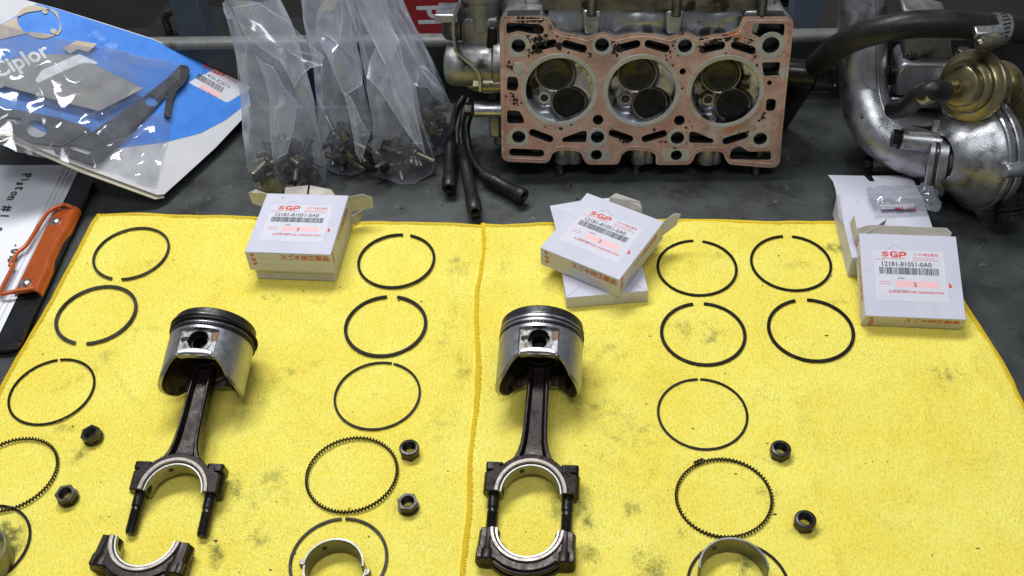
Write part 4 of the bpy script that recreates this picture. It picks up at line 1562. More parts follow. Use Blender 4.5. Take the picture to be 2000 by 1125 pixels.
# scabs of burnt gasket: small raised black flakes where the photo shows them
rs = random.Random(4)
flk = MB()
for (x, y, sx, sy, n) in ((-103, 111.6, 15, 1.6, 60), (-92, 94, 12, 5, 55), (-96, 82, 7, 4, 30), (-74.5, 89, 3.6, 3.0, 26), (-119.5, 70, 1.5, 6, 16), (-115, 68, 2.5, 3, 14),
                          (-82, 104, 3, 3, 10), (-24, 84, 5, 6, 30), (-28, 88, 3, 6, 16), (-118, 40, 4, 5, 14), (-113, 34, 4, 6, 18), (60, 92.5, 9, 3, 30), (75, 96, 10, 2.6, 34), (92, 93, 7, 5, 22),
                          (98, 79, 4, 5, 14), (50, 85, 4, 6, 16), (27, 90, 3, 5, 12), (-48, 82, 5, 5, 9), (24, 80, 6, 8, 10), (-13, -3.6, 5, 2, 14), (20, -4, 7, 2, 12), (112, 24, 4, 4, 20), (120, 62, 2, 8, 10),
                          (-68, 97, 12, 1.5, 12), (-25, 7, 3, 6, 10), (100, 2, 6, 8, 10), (45, 10, 5, 6, 8), (-70, 12, 20, 3, 8), (104, 60, 3, 10, 10)):
    for k in range(n):
        px, py = x + rs.gauss(0, sx * 0.5), y + rs.gauss(0, sy * 0.5)
        if any((px - c[0]) ** 2 + (py - c[1]) ** 2 < (CR + 4.5) ** 2 for c in CH) or any((px - c[0]) ** 2 + (py - c[1]) ** 2 < 8 ** 2 for c in boltpos):
            continue
        m = rs.randint(4, 6)
        rr = rs.choice((0.35, 0.5, 0.7, 1.0, 1.6, 2.1)) * (1.15 if n > 25 else 0.75)
        pol = [(px + rr * rs.uniform(0.5, 1.2) * math.cos(2 * PI * q / m), py + rr * rs.uniform(0.5, 1.2) * math.sin(2 * PI * q / m)) for q in range(m)]
        flk.prism(pol, 15.9, 16.05 + rs.uniform(0.05, 0.25))
o = flk.build('burnt_flakes', 'carbon', deck, 0)
o['kind'] = 'stuff'
# black blocks behind the openings, standing in for shade in the water jackets
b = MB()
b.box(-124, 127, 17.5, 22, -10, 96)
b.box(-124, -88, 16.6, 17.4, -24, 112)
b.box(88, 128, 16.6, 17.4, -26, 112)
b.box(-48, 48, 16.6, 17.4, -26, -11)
b.build('jacket_shade', 'hole_shade', head, 0)
# lit cast walls in the end slots
for bx_ in ((-98, -84, 6, 16, 97, 110), (-100, -86, 7, 16, -20, -11), (88, 96.5, 6, 16, 96, 111), (112, 124, 6, 16, -22, -12)):
    b = MB()
    b.box(*bx_)
    b.build('slot_wall', 'cast_olive', head, 0, bevel=1)
# cast columns standing in the scallops of the lower edge
for (sx, rr) in ((-69, 9), (-59, 8), (3, 8.5), (11, 6), (66, 9), (74, 6)):
    b = MB()
    b.lathe([(0, -29.5), (rr - 0.6, -29.5), (rr, -28.6), (rr, -9), (0, -9)], 28, M=T(sx, 11.5, 0))
    b.build('cast_column', 'cast_clean', head, 35)

# combustion chambers with valves and plug bores
for ci, (x, y) in enumerate(CH):
    iv, ev, sp = (-4.4, 14.0, 16.2), (8.6, -14.8, 14.4), (-13.8, -10.0, 5.2)

    def depth(px, py):
        def sd(c, r):
            return math.hypot(px - c[0], py - c[1]) - r
        d = min(sd(iv, 18.4), sd(ev, 17.0), sd(sp, 10.5), sd((-12, 2), 17), sd((-3, -8), 14))
        w = min(1, max(0, 0.5 - d / 4.5))
        w = w * w * (3 - 2 * w)
        rim = min(1, max(0, (CR - math.hypot(px, py)) / 2.6))
        return (1.4 + 7.6 * w) * rim ** 0.6 + 0.0

    b = MB()
    rings, seg = 26, 72
    b.v.append((x, depth(0, 0), y))
    for i in range(1, rings + 1):
        r = (CR + 0.05) * (i / rings) ** 0.85
        for k in range(seg):
            a = 2 * PI * k / seg
            px, py = r * math.cos(a), r * math.sin(a)
            b.v.append((x + px, depth(px, py), y + py))
    for k in range(seg):
        b.f.append((0, 1 + k, 1 + (k + 1) % seg))
    for i in range(rings - 1):
        for k in range(seg):
            p0, p1 = 1 + i * seg, 1 + (i + 1) * seg
            b.f.append((p0 + k, p0 + (k + 1) % seg, p1 + (k + 1) % seg, p1 + k))
    ch = b.build('combustion_chamber', 'chamber_alu', head, 60)
    for (vx, vy, vr), mt, nm, ty, zz in ((iv, 'valve_oily', 'intake_valve', 3, 5.6), (ev, 'valve_soot', 'exhaust_valve', 3, 5.4)):
        MV = T(x + vx, zz, y + vy) @ RX(ty) @ RX(90)
        b = MB()
        b.lathe([(0, -1.3), (vr * 0.30, -1.2), (vr * 0.40, -0.5), (vr * 0.44, -0.1), (vr * 0.70, -0.1), (vr * 0.74, 0.25), (vr * 0.93, 0.35), (vr * 0.98, 0.1), (vr, -0.4), (vr, -3.0)], 48, M=MV)
        b.build(nm, mt, ch, 40)
        b = MB()
        b.lathe([(vr + 0.3, -3.0), (vr + 0.3, -0.6), (vr + 1.5, 0.3), (vr + 2.0, -3.0)], 48, M=MV)
        b.build('valve_seat', 'machined', ch, 40)
    MV = T(x + sp[0], 7.4, y + sp[1]) @ RX(90)
    b = MB()
    b.lathe([(3.6, -3), (3.6, 1.6), (4.2, 2.2), (5.2, 2.2), (5.6, 1.4), (5.6, -3)], 30, M=MV)
    b.build('plug_bore', 'machined' if ci else 'fire_ring', ch, 40)
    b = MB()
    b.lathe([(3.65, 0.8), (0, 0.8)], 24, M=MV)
    b.build('plug_bore_shadow', 'hole_shade', ch, 40)
    if ci < 2:
        b = MB()
        b.lathe([(0, 2.0), (1.3, 2.0), (1.6, 1.0), (1.6, 0.6)], 16, M=MV)
        b.build('plug_electrode', 'bolt_dark', ch, 40)

# casting behind the deck
body_out = [((px * 0.992), (py - 44) * 0.985 + 44) for px, py in outline]
b = MB()
b.prism(body_out, -86, -15.9, M=FACE)
body = b.build('casting', 'cast_alu', head, 30, bevel=1.5)
# the scalloped wall between the deck and the port flange
b = MB()


def wall(u, v):
    s = -84 + 172 * u
    t = 94 + 25 * v
    sc = 9.0 + 4.0 * math.cos((s + 36) / 73.5 * 2 * PI) + 2.2 * noise.noise((s * 0.06, v * 2, 3)) + 1.2 * math.cos(s / 18.0)
    return (s, sc + 3.0 * (v - 0.5) ** 2 * 4, t)


b.grid(wall, 110, 12)
b.build('port_wall', 'cast_clean', head, 50)
for s0 in (-46, 26, 94):
    b = MB()
    b.prism([(s0 - 6, 97), (s0 + 6, 97), (s0 + 8.5, 119), (s0 - 8.5, 119)], -12, -3.5, M=FACE)
    b.build('stud_boss', 'cast_clean', head, 30, bevel=2.2)
fo = rpoly([(-90, 12), (-88, 5.5), (-66, 3.5), (-50, 5), (-40, 3.5), (-8, 5), (18, 3.5), (34, 4), (60, 3.2), (92, 4), (99, 9), (100, 62), (-90, 62)], 4)
fl = plate(fo, [slot(-58, 26, 34, 16, 0), slot(-4, 26, 34, 16, 0), slot(62, 26, 36, 16, 0)], 10)
fl.build('port_flange', 'cast_olive', head, 30, bevel=1.4, M=T(0, 0, 118.6))
b = MB()
for sx in (-58, -4, 62):
    b.box(sx - 19, sx + 19, 14, 38, 119.5, 121)
b.build('port_floor', 'cast_alu', head, 0)
for sx in (-46.5, 27, 100.5):
    b = MB()
    b.lathe([(4.6, -14)] + [(4.6 - 0.45 * (k % 2), -13 + 1.05 * k) for k in range(46)] + [(0, 36)], 16, M=T(sx, 4.2, 128))
    b.build('stud', 'bolt_dark', head, 30)
for (sx, tt) in ((-72, -13), (0.5, -12.5), (113, -27)):
    b = MB()
    b.lathe([(4.0, 14)] + [(4.0 - 0.4 * (k % 2), 13 - 0.95 * k) for k in range(33)] + [(0, -18.5)], 16, M=T(sx, 14 if sx < 110 else 9, tt - 13))
    b.build('stud', 'bolt_dark', head, 30)
# rounded cam bearing ends showing over the top corners
for (sx, w_) in ((-106, 12), (100, 12)):
    b = MB()
    b.lathe([(0, 0), (26, 0), (28, 2), (28, w_ + 4), (26, w_ + 6), (0, w_ + 6)], 48, M=T(sx, 62, 108) @ RY(90))
    b.build('cam_bearing_end', 'cast_alu', head, 40)

# left end: distributor drive housing, bracket strip and spacers
b = MB()
b.lathe([(0, -3), (10, -2.4), (17, 0), (19.5, 4), (20, 10), (20, 42), (23, 44), (23, 52)], 40, M=T(-178, 34, 58) @ RY(90))
b.build('housing_dome', 'cast_alu', head, 35)
b = MB()
b.prism(rpoly([(-163, 36), (-150, 30), (-128, 32), (-128, 104), (-157, 104), (-164, 96)], 6), -62, -30, M=FACE)
b.build('drive_housing', 'cast_alu', head, 30, bevel=4, seg=3)
b = MB()
b.lathe([(0, -34), (17, -34), (19, -32), (19, -6), (21, -5), (21, 3), (19, 4), (19, 46), (0, 46)], 40, M=T(-146, 48, 122))
b.build('upright_sleeve', 'cast_alu', head, 35)
b = MB()
b.lathe([(19.4, 22), (20.4, 22.4), (20.4, 27.6), (19.4, 28)], 40, M=T(-146, 48, 122))
b.build('dark_band', 'rubber', head, 35)
b = MB()
b.box(-187, -166, 28, 64, 99, 107)
b.build('side_lug', 'cast_clean', head, 30, bevel=1.5)
b = MB()
b.lathe([(0, 0), (11, 0), (13, 4), (13, 20), (0, 20)], 24, M=T(-170, 46, 80))
b.build('lug_collar', 'bolt_dark', head, 35)
strip = smoothpath([(-161, 14, 152), (-162, 14, 126), (-167, 14, 112), (-169, 13, 104), (-168.5, 12, 82), (-165, 12, 75), (-152, 12, 63), (-147, 12, 55), (-146.5, 12, 40)], 8)
b = MB()
for q in strip:
    b.v += [(q.x - 1.3, q.y, q.z), (q.x + 1.3, q.y, q.z), (q.x + 1.3, q.y + 17, q.z), (q.x - 1.3, q.y + 17, q.z)]
for i in range(len(strip) - 1):
    for k in range(4):
        b.f.append((4 * i + k, 4 * i + (k + 1) % 4, 4 * i + 4 + (k + 1) % 4, 4 * i + 4 + k))
b.build('bracket_strip', 'steel_band', head, 40)
b = MB()
b.prism(rpoly([(-141, 8), (-131, 8), (-131, 96), (-139, 96), (-142, 60)], 3), -34, -26, M=FACE)
b.build('dark_arm', 'black_steel', head, 30, bevel=1.5)
for (x0, x1, tt, mt, hm, rr) in ((-144.5, -127, 44, 'bolt_zinc', 'bolt_zinc', 8.2), (-153, -127, 19, 'cast_clean', 'bolt_dark', 7.4)):
    b = MB()
    b.lathe([(0, x0), (rr, x0), (rr, x1), (0, x1)], 30, M=T(0, 20, tt) @ RY(90))
    sp_ = b.build('spacer', mt, head, 35, bevel=0.6)
    b = MB()
    b.prism(hexpoly(6.6, 0.5), x0 - 9, x0 - 2.6, M=T(0, 20, tt) @ RY(90))
    b.lathe([(0, x0 - 2.6), (7.4, x0 - 2.6), (7.4, x0 - 1.4), (0, x0 - 1.4)], 24, M=T(0, 20, tt) @ RY(90))
    b.build('bolt', hm, head, 30, bevel=0.5)
b = MB()
b.box(-140, -128, 22, 50, -12, 12)
b.box(-136, -126, 30, 60, -24, 10)
b.build('lower_lug', 'cast_alu', head, 30, bevel=3)
# right end: black sensor barrel
b = MB()
b.lathe([(0, 128), (11, 128), (12.5, 131), (12.8, 160), (15.4, 161), (15.6, 176), (14.6, 178), (0, 178)], 40, M=T(0, 34, 66) @ RY(96))
b.build('sensor_barrel', 'black_steel', head, 35)
b = MB()
b.lathe([(0, 178), (1.6, 178), (1.6, 183), (0, 183)], 12, M=T(0, 34, 58) @ RY(96))
b.build('sensor_pin', 'steel_band', head, 35)


# ================================================================== spark plug leads
def lead(label, pts_px, boot_px, boot_r):
    """pts_px: (u, v, z) of the cable; boot_px: (u, v, z) start and end of the boot"""
    t = thing('spark_plug_lead', label, 'ignition lead', None, 'ignition leads')
    a, e = [G(u, v, z) for u, v, z in boot_px]
    pts = [G(u, v, z) for u, v, z in pts_px] + [a]
    b = MB()
    b.tube(smoothpath(pts, 8), 3.4, 12)
    b.build('cable', 'rubber', t, 60)
    dirv = (e - a)
    L = dirv.length
    Mb = axis_frame(a, dirv)
    b = MB()
    r = boot_r
    b.lathe([(0, -6), (4.4, -6), (5.2, -3), (r * 0.78, 0), (r * 0.78, L * 0.18), (r * 0.95, L * 0.2), (r * 0.95, L * 0.26), (r * 0.82, L * 0.30), (r * 0.86, L * 0.78), (r * 0.98, L * 0.82), (r, L - 1.5),
             (r - 0.9, L), (r * 0.58, L), (r * 0.5, L - 1), (r * 0.5, L - 14), (0, L - 14)], 30, M=Mb)
    b.build('boot', 'rubber', t, 40)


lead('leftmost black ignition lead with its boot pointing at the camera', [(905, 190, 40), (893, 212, 34), (885, 240, 22)], [(880, 262, 14), (877, 369, 9)], 7.0)
lead('middle black ignition lead, its boot reaching nearest the towel', [(915, 195, 36), (905, 225, 30), (900, 260, 18)], [(904, 296, 12), (928, 414, 9)], 7.1)
lead('rightmost black ignition lead, its boot turned towards the cylinder head', [(925, 210, 34), (912, 245, 26), (916, 290, 12), (930, 322, 10)], [(950, 345, 9), (1024, 384, 9)], 7.1)


# ================================================================== outlet pipe, housing and actuator at the right
def bolt(parent, M, mt, r=6.5, h=6, washer=True):
    b = MB()
    b.prism(hexpoly(r), 0, h, M=M)
    if washer:
        b.lathe([(0, -1.6), (r * 1.15, -1.6), (r * 1.15, 0), (0, 0)], 24, M=M)
    return b.build('bolt', mt, parent, 30, bevel=0.5)


turbo = thing('pipe_and_housing', 'cast aluminium elbow pipe bolted to a round pump housing at the right', 'engine part')
pp = [tuple(AT(*q)) for q in ((1826, 308, 742), (1792, 299, 752), (1752, 283, 764), (1716, 256, 780), (1695, 218, 797), (1686, 170, 815), (1684, 90, 832), (1683, 0, 850), (1682, -80, 866))]
pts = smoothpath(pp, 8)
b = MB()
b.tube(pts, [21.5 + 1.2 * math.exp(-i / 6) for i in range(len(pts))], 44)
b.build('elbow_pipe', 'cast_clean', turbo, 60)
b = MB()                                   # moulding seam along the pipe
seam = []
for i, q in enumerate(pts[10:]):
    tdir = (pts[min(i + 11, len(pts) - 1)] - pts[i + 9]).normalized()
    sd = tdir.cross((CO - q).normalized()).normalized()
    if sd.x < 0:
        sd = -sd
    seam.append(q + (sd * 0.62 + (CO - q).normalized() * 0.78).normalized() * 21.3)
b.tube(seam, 1.1, 8)
b.build('pipe_seam', 'cast_clean', turbo, 60)
b = MB()                                   # flat machined pad up the pipe
pd = []
idx = range(38, len(pts))
for i in idx:
    q = pts[i]
    tdir = (pts[min(i + 1, len(pts) - 1)] - pts[i - 1]).normalized()
    cd = (CO - q)
    cd = (cd - tdir * cd.dot(tdir)).normalized()
    sd = tdir.cross(cd)
    if sd.x < 0:
        sd = -sd
    gr_ = min(1.0, (i - 37) / 7.0)
    a0_, a1_ = 0.46 - 0.62 * gr_, 0.50
    for a_, r_ in ((a0_ - 0.03, 20.2), (a0_, 22.6), (a1_, 22.6), (a1_ + 0.03, 20.2)):
        b.v.append(tuple(q + (cd * math.cos(a_) + sd * math.sin(a_)) * r_))
for i in range(len(idx) - 1):
    for k in range(3):
        b.f.append((4 * i + k, 4 * i + k + 1, 4 * i + 5 + k, 4 * i + 4 + k))
b.build('flat_pad', 'cast_clean', turbo, 30)
c_fl = AT(1828, 309, 741)
AX = Vector((0.84, -0.34, 0.10)).normalized()   # from the pipe into the housing
MF = axis_frame(c_fl, AX)
fo = rpoly([(-30, -14), (-22, -28), (0, -30), (22, -28), (30, -14), (30, 14), (22, 28), (0, 30), (-22, 28), (-30, 14)], 9)
b = MB()
b.prism(fo, -7, 0, M=MF)
b.build('pipe_flange', 'cast_clean', turbo, 30, bevel=1.8)
b = MB()
b.prism([(px * 0.985, py * 0.985) for px, py in fo], 0, 1.4, M=MF)
b.build('flange_gasket', 'bolt_dark', turbo, 30)
b = MB()
b.prism(fo, 1.4, 11, M=MF)
b.build('housing_flange', 'cast_clean', turbo, 30, bevel=1.5)
for (ux, vy, zz) in ((1737, 0, 0),):
    pass
for (px, py, L) in ((1738, 268, 30), (1688, 318, 34)):
    pass
B1 = G(1742, 272, 62)
b = MB()
b.lathe([(0, 0), (8.6, 0), (9.2, 1.5), (9.4, 34), (0, 34)], 30, M=axis_frame(B1 + Vector((8, 0, 0)), Vector((0.95, -0.22, -0.06))))
b.build('bolt_boss', 'cast_clean', turbo, 35)
bolt(turbo, axis_frame(B1 + Vector((6, 0, 0)), Vector((-0.95, 0.22, 0.06))), 'black_steel', 8.2, 6)
B2 = G(1692, 319, 11)
b = MB()
b.lathe([(0, 0), (8, 0), (8.4, 1.5), (12, 40), (0, 40)], 30, M=axis_frame(B2 + Vector((6, 0, 0)), Vector((0.95, -0.2, 0.1))))
b.build('bolt_boss', 'cast_alu', turbo, 35)
bolt(turbo, axis_frame(B2 + Vector((4, 0, 0)), Vector((-0.95, 0.2, -0.1))), 'black_steel', 6.6, 6)
# volute housing
AH = Vector((0.955, 0.19, -0.12)).normalized()
c_h = AT(1884, 304, 728)
MH = axis_frame(c_h, AH)
b = MB()
b.lathe([(20, -25), (25, -22), (30, -16), (37, -6), (42, 0), (45.5, 4), (46.5, 7)], 64, M=MH)
b.build('volute', 'cast_clean', turbo, 60)
b = MB()
b.lathe([(45.5, 7), (48.5, 7.3), (49.6, 8.5), (49.6, 12), (48.5, 13.4), (47.5, 13.6), (47.5, 14.6), (49.6, 15), (50.4, 16), (50.4, 21), (49, 22.5), (0, 22.5)], 72, M=MH)
b.build('rim_flange', 'cast_clean', turbo, 35)
b = MB()
b.tube(smoothpath([c_fl + AX * 8, c_fl + AX * 18, c_h - AH * 8], 6), [23 + 0.25 * i for i in range(13)], 36)
b.build('volute_neck', 'cast_clean', turbo, 60)
for an in (78, 158, -62, 20):
    q = MH @ Vector((50 * math.cos(R(an)), 50 * math.sin(R(an)), 0))
    b = MB()
    b.lathe([(0, 2), (5.6, 2), (6.6, 4), (6.6, 22), (0, 22)], 26, M=axis_frame(q, AH))
    b.build('rim_lug', 'cast_clean', turbo, 35)
    bolt(turbo, axis_frame(q + AH * 24, AH), 'bolt_zinc', 5.0, 4)
# upper bracket block behind the actuator
b = MB()
p = AT(1800, 135, 822)
b.prism(rpoly([(-24, -18), (26, -18), (26, 14), (18, 17), (-22, 17), (-26, 10)], 4), -18, 18, M=T(p.x, p.y, p.z) @ RZ(-8) @ RX(90))
blk = b.build('outlet_block', 'cast_clean', turbo, 30, bevel=3, seg=3)
b = MB()
b.box(-27, 30, -20, 20, -30, -19, M=T(p.x, p.y, p.z) @ RZ(-8))
b.build('outlet_plate', 'cast_clean', turbo, 30, bevel=1.5)
b = MB()
b.prism([(-20, 16), (24, 16), (10, 58), (-30, 66)], -14, 16, M=T(p.x, p.y + 8, p.z) @ RZ(-8) @ RX(90))
b.build('outlet_web', 'cast_alu', turbo, 30, bevel=3)
for (dx, dz) in ((-15, 17), (33, 15)):
    bolt(turbo, T(p.x + dx, p.y - 3, p.z + dz), 'bolt_dark', 6.2, 6)
b = MB()
b.lathe([(0, -2), (9, -2), (13, 0), (13, 7), (9, 10), (8, 20), (0, 20)], 28, M=axis_frame(Vector((p.x - 40, p.y, p.z - 4)), Vector((1, -0.1, 0))))
b.build('side_plug', 'black_steel', turbo, 35)
b = MB()
b.lathe([(0, 0), (22, 0), (25, 4), (25, 26), (0, 26)], 36, M=T(p.x + 2, p.y - 14, p.z - 62))
b.build('outlet_seat', 'cast_alu', turbo, 35)
# dark fittings at the right picture edge
dk = thing('dark_fitting', 'oily dark casting with an open pipe stub at the right picture edge', 'engine part', None)
q = G(1975, 430, 15)
qa = G(1968, 345, 45)
b = MB()
dr = (q - qa)
b.lathe([(0, -10), (16, -8), (16, 10), (11.5, 14), (11.5, 24), (13.4, 25), (13.4, 28), (11.5, 30), (11.8, dr.length - 6), (13.6, dr.length - 5), (14.2, dr.length), (11.8, dr.length + 1), (10.8, dr.length - 12), (0, dr.length - 12)], 36, M=axis_frame(qa, dr))
b.build('pipe_stub', 'black_steel', dk, 35)
q2 = AT(1990, 300, 748)
b = MB()
b.prism(rpoly([(-30, -34), (40, -40), (46, 26), (-22, 30)], 8), -26, 20, M=T(q2.x + 14, q2.y, q2.z - 6) @ RX(90))
b.build('casting', 'black_steel', dk, 30, bevel=4, seg=3)
b = MB()
b.lathe([(0, 0), (9, 0), (10, 3), (10, 10), (12, 11), (12, 16), (8, 17), (0, 12)], 28, M=axis_frame(G(1960, 330, 50), G(1985, 365, 48) - G(1960, 330, 50)))
b.build('threaded_port', 'bolt_dark', dk, 35)
lettering('3', 9, 'bolt_dark', dk, axis_frame(G(1992, 292, 72), (CO - G(1992, 292, 72)).normalized()), name='cast_numeral', bold=0.03, th=1.0)

# golden actuator can
ca = AT(1898, 168, 748)
AA = Vector((-0.80, -0.46, 0.41)).normalized()       # the nose points left and towards the camera
act = thing('vacuum_actuator', 'gold plated round vacuum actuator above the pump housing', 'actuator', None)
MA2 = axis_frame(ca, AA)
b = MB()
b.lathe([(0, 22), (5.4, 22), (14.5, 21.6), (16.6, 20.6), (17.4, 18.5), (17.8, 11.5), (19.5, 10.6), (21.5, 10.2), (22.6, 9), (23.2, 4.6), (25, 3.4), (29.6, 2.4), (30.8, 1.2), (30.8, -1.2), (29.6, -2.2)], 72, M=MA2)
b.build('can', 'zinc_gold', act, 30)
b = MB()
b.lathe([(28.4, -2.2), (26, -3), (24.5, -7), (24, -22), (18, -26), (17, -40), (23, -41), (23, -44), (0, -44)], 56, M=MA2)
b.build('can_back', 'zinc_gold', act, 30)
b = MB()
b.lathe([(0, 22), (6, 22), (5.2, 23.4), (4.6, 25), (4.2, 26), (4.2, 25)], 24, M=MA2)
b.build('nipple_collar', 'zinc_gold', act, 30)
n0 = MA2 @ Vector((0, 0, 22))
n1 = n0 + AA * 9
e1 = AT(1836, 172, 716)
npth = smoothpath([n0, n1, (n1 + e1) / 2 + AA * 1.5, e1], 6)
b = MB()
b.tube(npth, 4.1, 18)
b.build('nipple', 'zinc_gold', act, 60)
b = MB()
qq = AT(1975, 215, 775)
b.prism(rpoly([(-26, -52), (18, -60), (34, 10), (8, 36), (-20, 18)], 6), -5, 4, M=T(qq.x + 6, qq.y, qq.z) @ RZ(-20) @ RX(80))
b.build('bracket', 'zinc_gold', act, 30, bevel=1)
# short hose from the nipple
vh = thing('vacuum_hose', 'short black hose pushed onto the gold actuator nipple', 'hose')
hp = [AT(1846, 178, 719), AT(1822, 176, 716), AT(1795, 188, 722), AT(1770, 208, 738), AT(1745, 214, 756)]
b = MB()
b.tube(smoothpath(hp, 8), 8.4, 22)
b.build('hose_body', 'rubber', vh, 60)
b = MB()
d_ = (hp[1] - hp[2]).normalized()
b.lathe([(8.6, -5), (9.4, -4.6), (9.4, 4.6), (8.6, 5)], 30, M=axis_frame((hp[1] * 0.55 + hp[2] * 0.45), d_))
b.build('clip', 'zinc_gold', vh, 30)
# big hose
bh = thing('coolant_hose', 'thick black hose arching over the elbow pipe to a worm clamp', 'hose')
hp = [AT(1520, 235, 850), AT(1550, 188, 842), AT(1585, 140, 828), AT(1650, 84, 790), AT(1740, 54, 768), AT(1840, 46, 762), AT(1930, 54, 760), AT(2020, 62, 762), AT(2120, 60, 770)]
hs = smoothpath(hp, 8)
b = MB()
b.tube(hs, 11.4, 32)
b.build('hose_body', 'rubber', bh, 60)
p0, p1 = hp[6], hp[7]
MC = axis_frame(p0 + (p1 - p0) * 0.20, p1 - p0)
b = MB()
b.lathe([(11.5, -6.5), (12.7, -6.3), (12.7, 6.3), (11.5, 6.5)], 44, M=MC)
cl = b.build('clamp_band', 'steel_band', bh, 30)
b = MB()
for k in range(22):
    a = 2 * PI * k / 22
    b.box(12.4, 12.95, -0.7, 0.7, -3.4, 3.4, M=MC @ RZ(math.degrees(a)) @ RX(18))
o = b.build('clamp_slots', 'hole_shade', cl, 0)
o['kind'] = 'stuff'
w0, w1 = AT(1908, 88, 738), AT(1958, 74, 742)
b = MB()
b.tube([w0, w0 + (w1 - w0) * 0.12, w0 + (w1 - w0) * 0.14, w0 + (w1 - w0) * 0.8, w0 + (w1 - w0) * 0.82, w1], [4.6, 5.2, 6.3, 6.3, 4.6, 4.2], 20)
b.build('worm_screw', 'bolt_zinc', bh, 40)
b = MB()
b.box(-12, 12, -3, 6, -4, 3, M=axis_frame((w0 + w1) / 2 + Vector((0, 5, 5)), Vector((0, -0.3, 1)).normalized()))
b.build('worm_housing', 'steel_band', bh, 30, bevel=1.2)


# ================================================================== gasket kit card at the upper left
pA, pB, pC = G(315, 383, 7), G(487, 197, 14), G(150, 32, 112)
KN = (pB - pA).cross(pC - pA).normalized()
if KN.z < 0:
    KN = -KN
KX = (pB - pA).normalized()
KY = KN.cross(KX)
KM = frame(pA, KX, KY, KN)


def crumpled(fn, nu, nv, seed, mt, parent, jit=0.35, sharp=0.75, angle=50):
    """a coarse random triangulation with creased folds, rounded by subdivision"""
    rf = random.Random(seed)
    bm = bmesh.new()
    cl_ = bm.edges.layers.float.new('crease_edge')
    V_ = []
    for j in range(nv + 1):
        row = []
        for i in range(nu + 1):
            u = (i + (rf.uniform(-jit, jit) if 0 < i < nu else 0)) / nu
            v = (j + (rf.uniform(-jit, jit) if 0 < j < nv else 0)) / nv
            row.append(bm.verts.new(Vector(fn(u, v, rf)) * MM))
        V_.append(row)
    for j in range(nv):
        for i in range(nu):
            a_, b_, c_, d_ = V_[j][i], V_[j][i + 1], V_[j + 1][i + 1], V_[j + 1][i]
            if rf.random() < 0.5:
                bm.faces.new((a_, b_, c_))
                bm.faces.new((a_, c_, d_))
            else:
                bm.faces.new((a_, b_, d_))
                bm.faces.new((b_, c_, d_))
    for e in bm.edges:
        e[cl_] = rf.choice((0.3, 0.8, 1.0)) if rf.random() < sharp else 0.0
    me = bpy.data.meshes.new('film')
    bm.to_mesh(me)
    bm.free()
    finish(me, mt, angle)
    o = link('film', me, parent)
    sb = o.modifiers.new('sub', 'SUBSURF')
    sb.levels = sb.render_levels = 3
    return o


def K(u, v, off=0.0):
    q = PLN(u, v, pA + KN * off, KN) - pA
    return (q.dot(KX), q.dot(KY))


kit = thing('gasket_kit_card', 'blue and white backing card of a gasket set propped up on the tray rim', 'packaging', KM)
cpx = [(-140, 205), (-20, 252), (160, 328), (306, 382), (320, 381), (360, 345), (420, 290), (480, 226), (488, 206), (484, 182), (440, 148), (395, 122), (300, 78), (200, 46), (110, 18), (20, -6), (-140, -46)]
b = plate([K(*q) for q in cpx], [], 1.6)
b.build('backing_card', 'card_white', kit, 30)
bpx = [(72, 9), (110, 19), (200, 48), (300, 80), (395, 124), (440, 150), (482, 183), (486, 200), (440, 236), (391, 262), (320, 280), (228, 291), (120, 276), (-40, 200), (-80, 120), (-40, 70), (20, 40)]
b = plate([K(*q) for q in bpx], [], 0.25)
b.build('blue_print', 'card_blue', kit, 30, M=T(0, 0, 1.62))
b = plate([K(*q) for q in ((-60, 215), (-20, 252), (160, 328), (306, 382), (320, 381), (322, 385), (304, 388), (158, 335), (-60, 240))], [], 1.2)
b.build('card_underside', 'board_inside', kit, 30, M=T(0, 0, -2.2))
# the sticker
skx = [(366, 163), (423, 135), (490, 173), (443, 203)]
sc = [Vector(K(*q)) for q in skx]
so = thing('part_sticker', 'white part number sticker with barcode on the blue card', 'sticker', KM @ T(0, 0, 1.95))
b = plate(rpoly([tuple(q) for q in sc], 2.5), [], 0.12)
b.build('sticker_face', 'sticker', so, 0)
ex = (sc[2] - sc[1]).normalized()
ey = Vector((-ex.y, ex.x))
if (sc[1] - sc[0]).dot(ey) < 0:
    ey = -ey
wS, hS = (sc[2] - sc[1]).length, (sc[1] - sc[0]).length


def SM(x, y):
    q = sc[0] + ex * x + ey * y
    return Matrix(((ex.x, ey.x, 0, q.x), (ex.y, ey.y, 0, q.y), (0, 0, 1, 0.14), (0, 0, 0, 1)))


logo(so, SM(wS * .06, hS * .70), hS * 0.17, 'print_red', 1.2, 0.1)
lettering('スズキ純正部品', hS * .08, 'print_red', so, SM(wS * .52, hS * .78), bold=0.02)
lettering('11400-82873', hS * .17, 'print_black', so, SM(wS * .16, hS * .48), bold=0.015, sx=0.9)
o = bars(30, wS * .74, hS * .20, 21).build('barcode', 'print_black', so, 0, M=SM(wS * .10, hS * .24))
o['kind'] = 'stuff'
b = MB()
b.box(0, wS * .55, 0, hS * .13, 0, 0.03)
b.build('pink_bar', 'print_pink', so, 0, M=SM(wS * .30, hS * .08))
lettering('SUZUKI MOTOR', hS * .07, 'print_red', so, SM(wS * .30, hS * .02), bold=0.01)


def kplate(name, label, cat, px, hol, th, off, mt, rnd=2.0, group=None):
    t = thing(name, label, cat, KM @ T(0, 0, off), group)
    b = plate(rpoly([K(*q) for q in px], rnd), [h_ for h_ in hol], th)
    b.build('sheet', mt, t, 30)
    return t


def khole(u, v, r):
    x, y = K(u, v)
    return circ(x, y, r, 26)


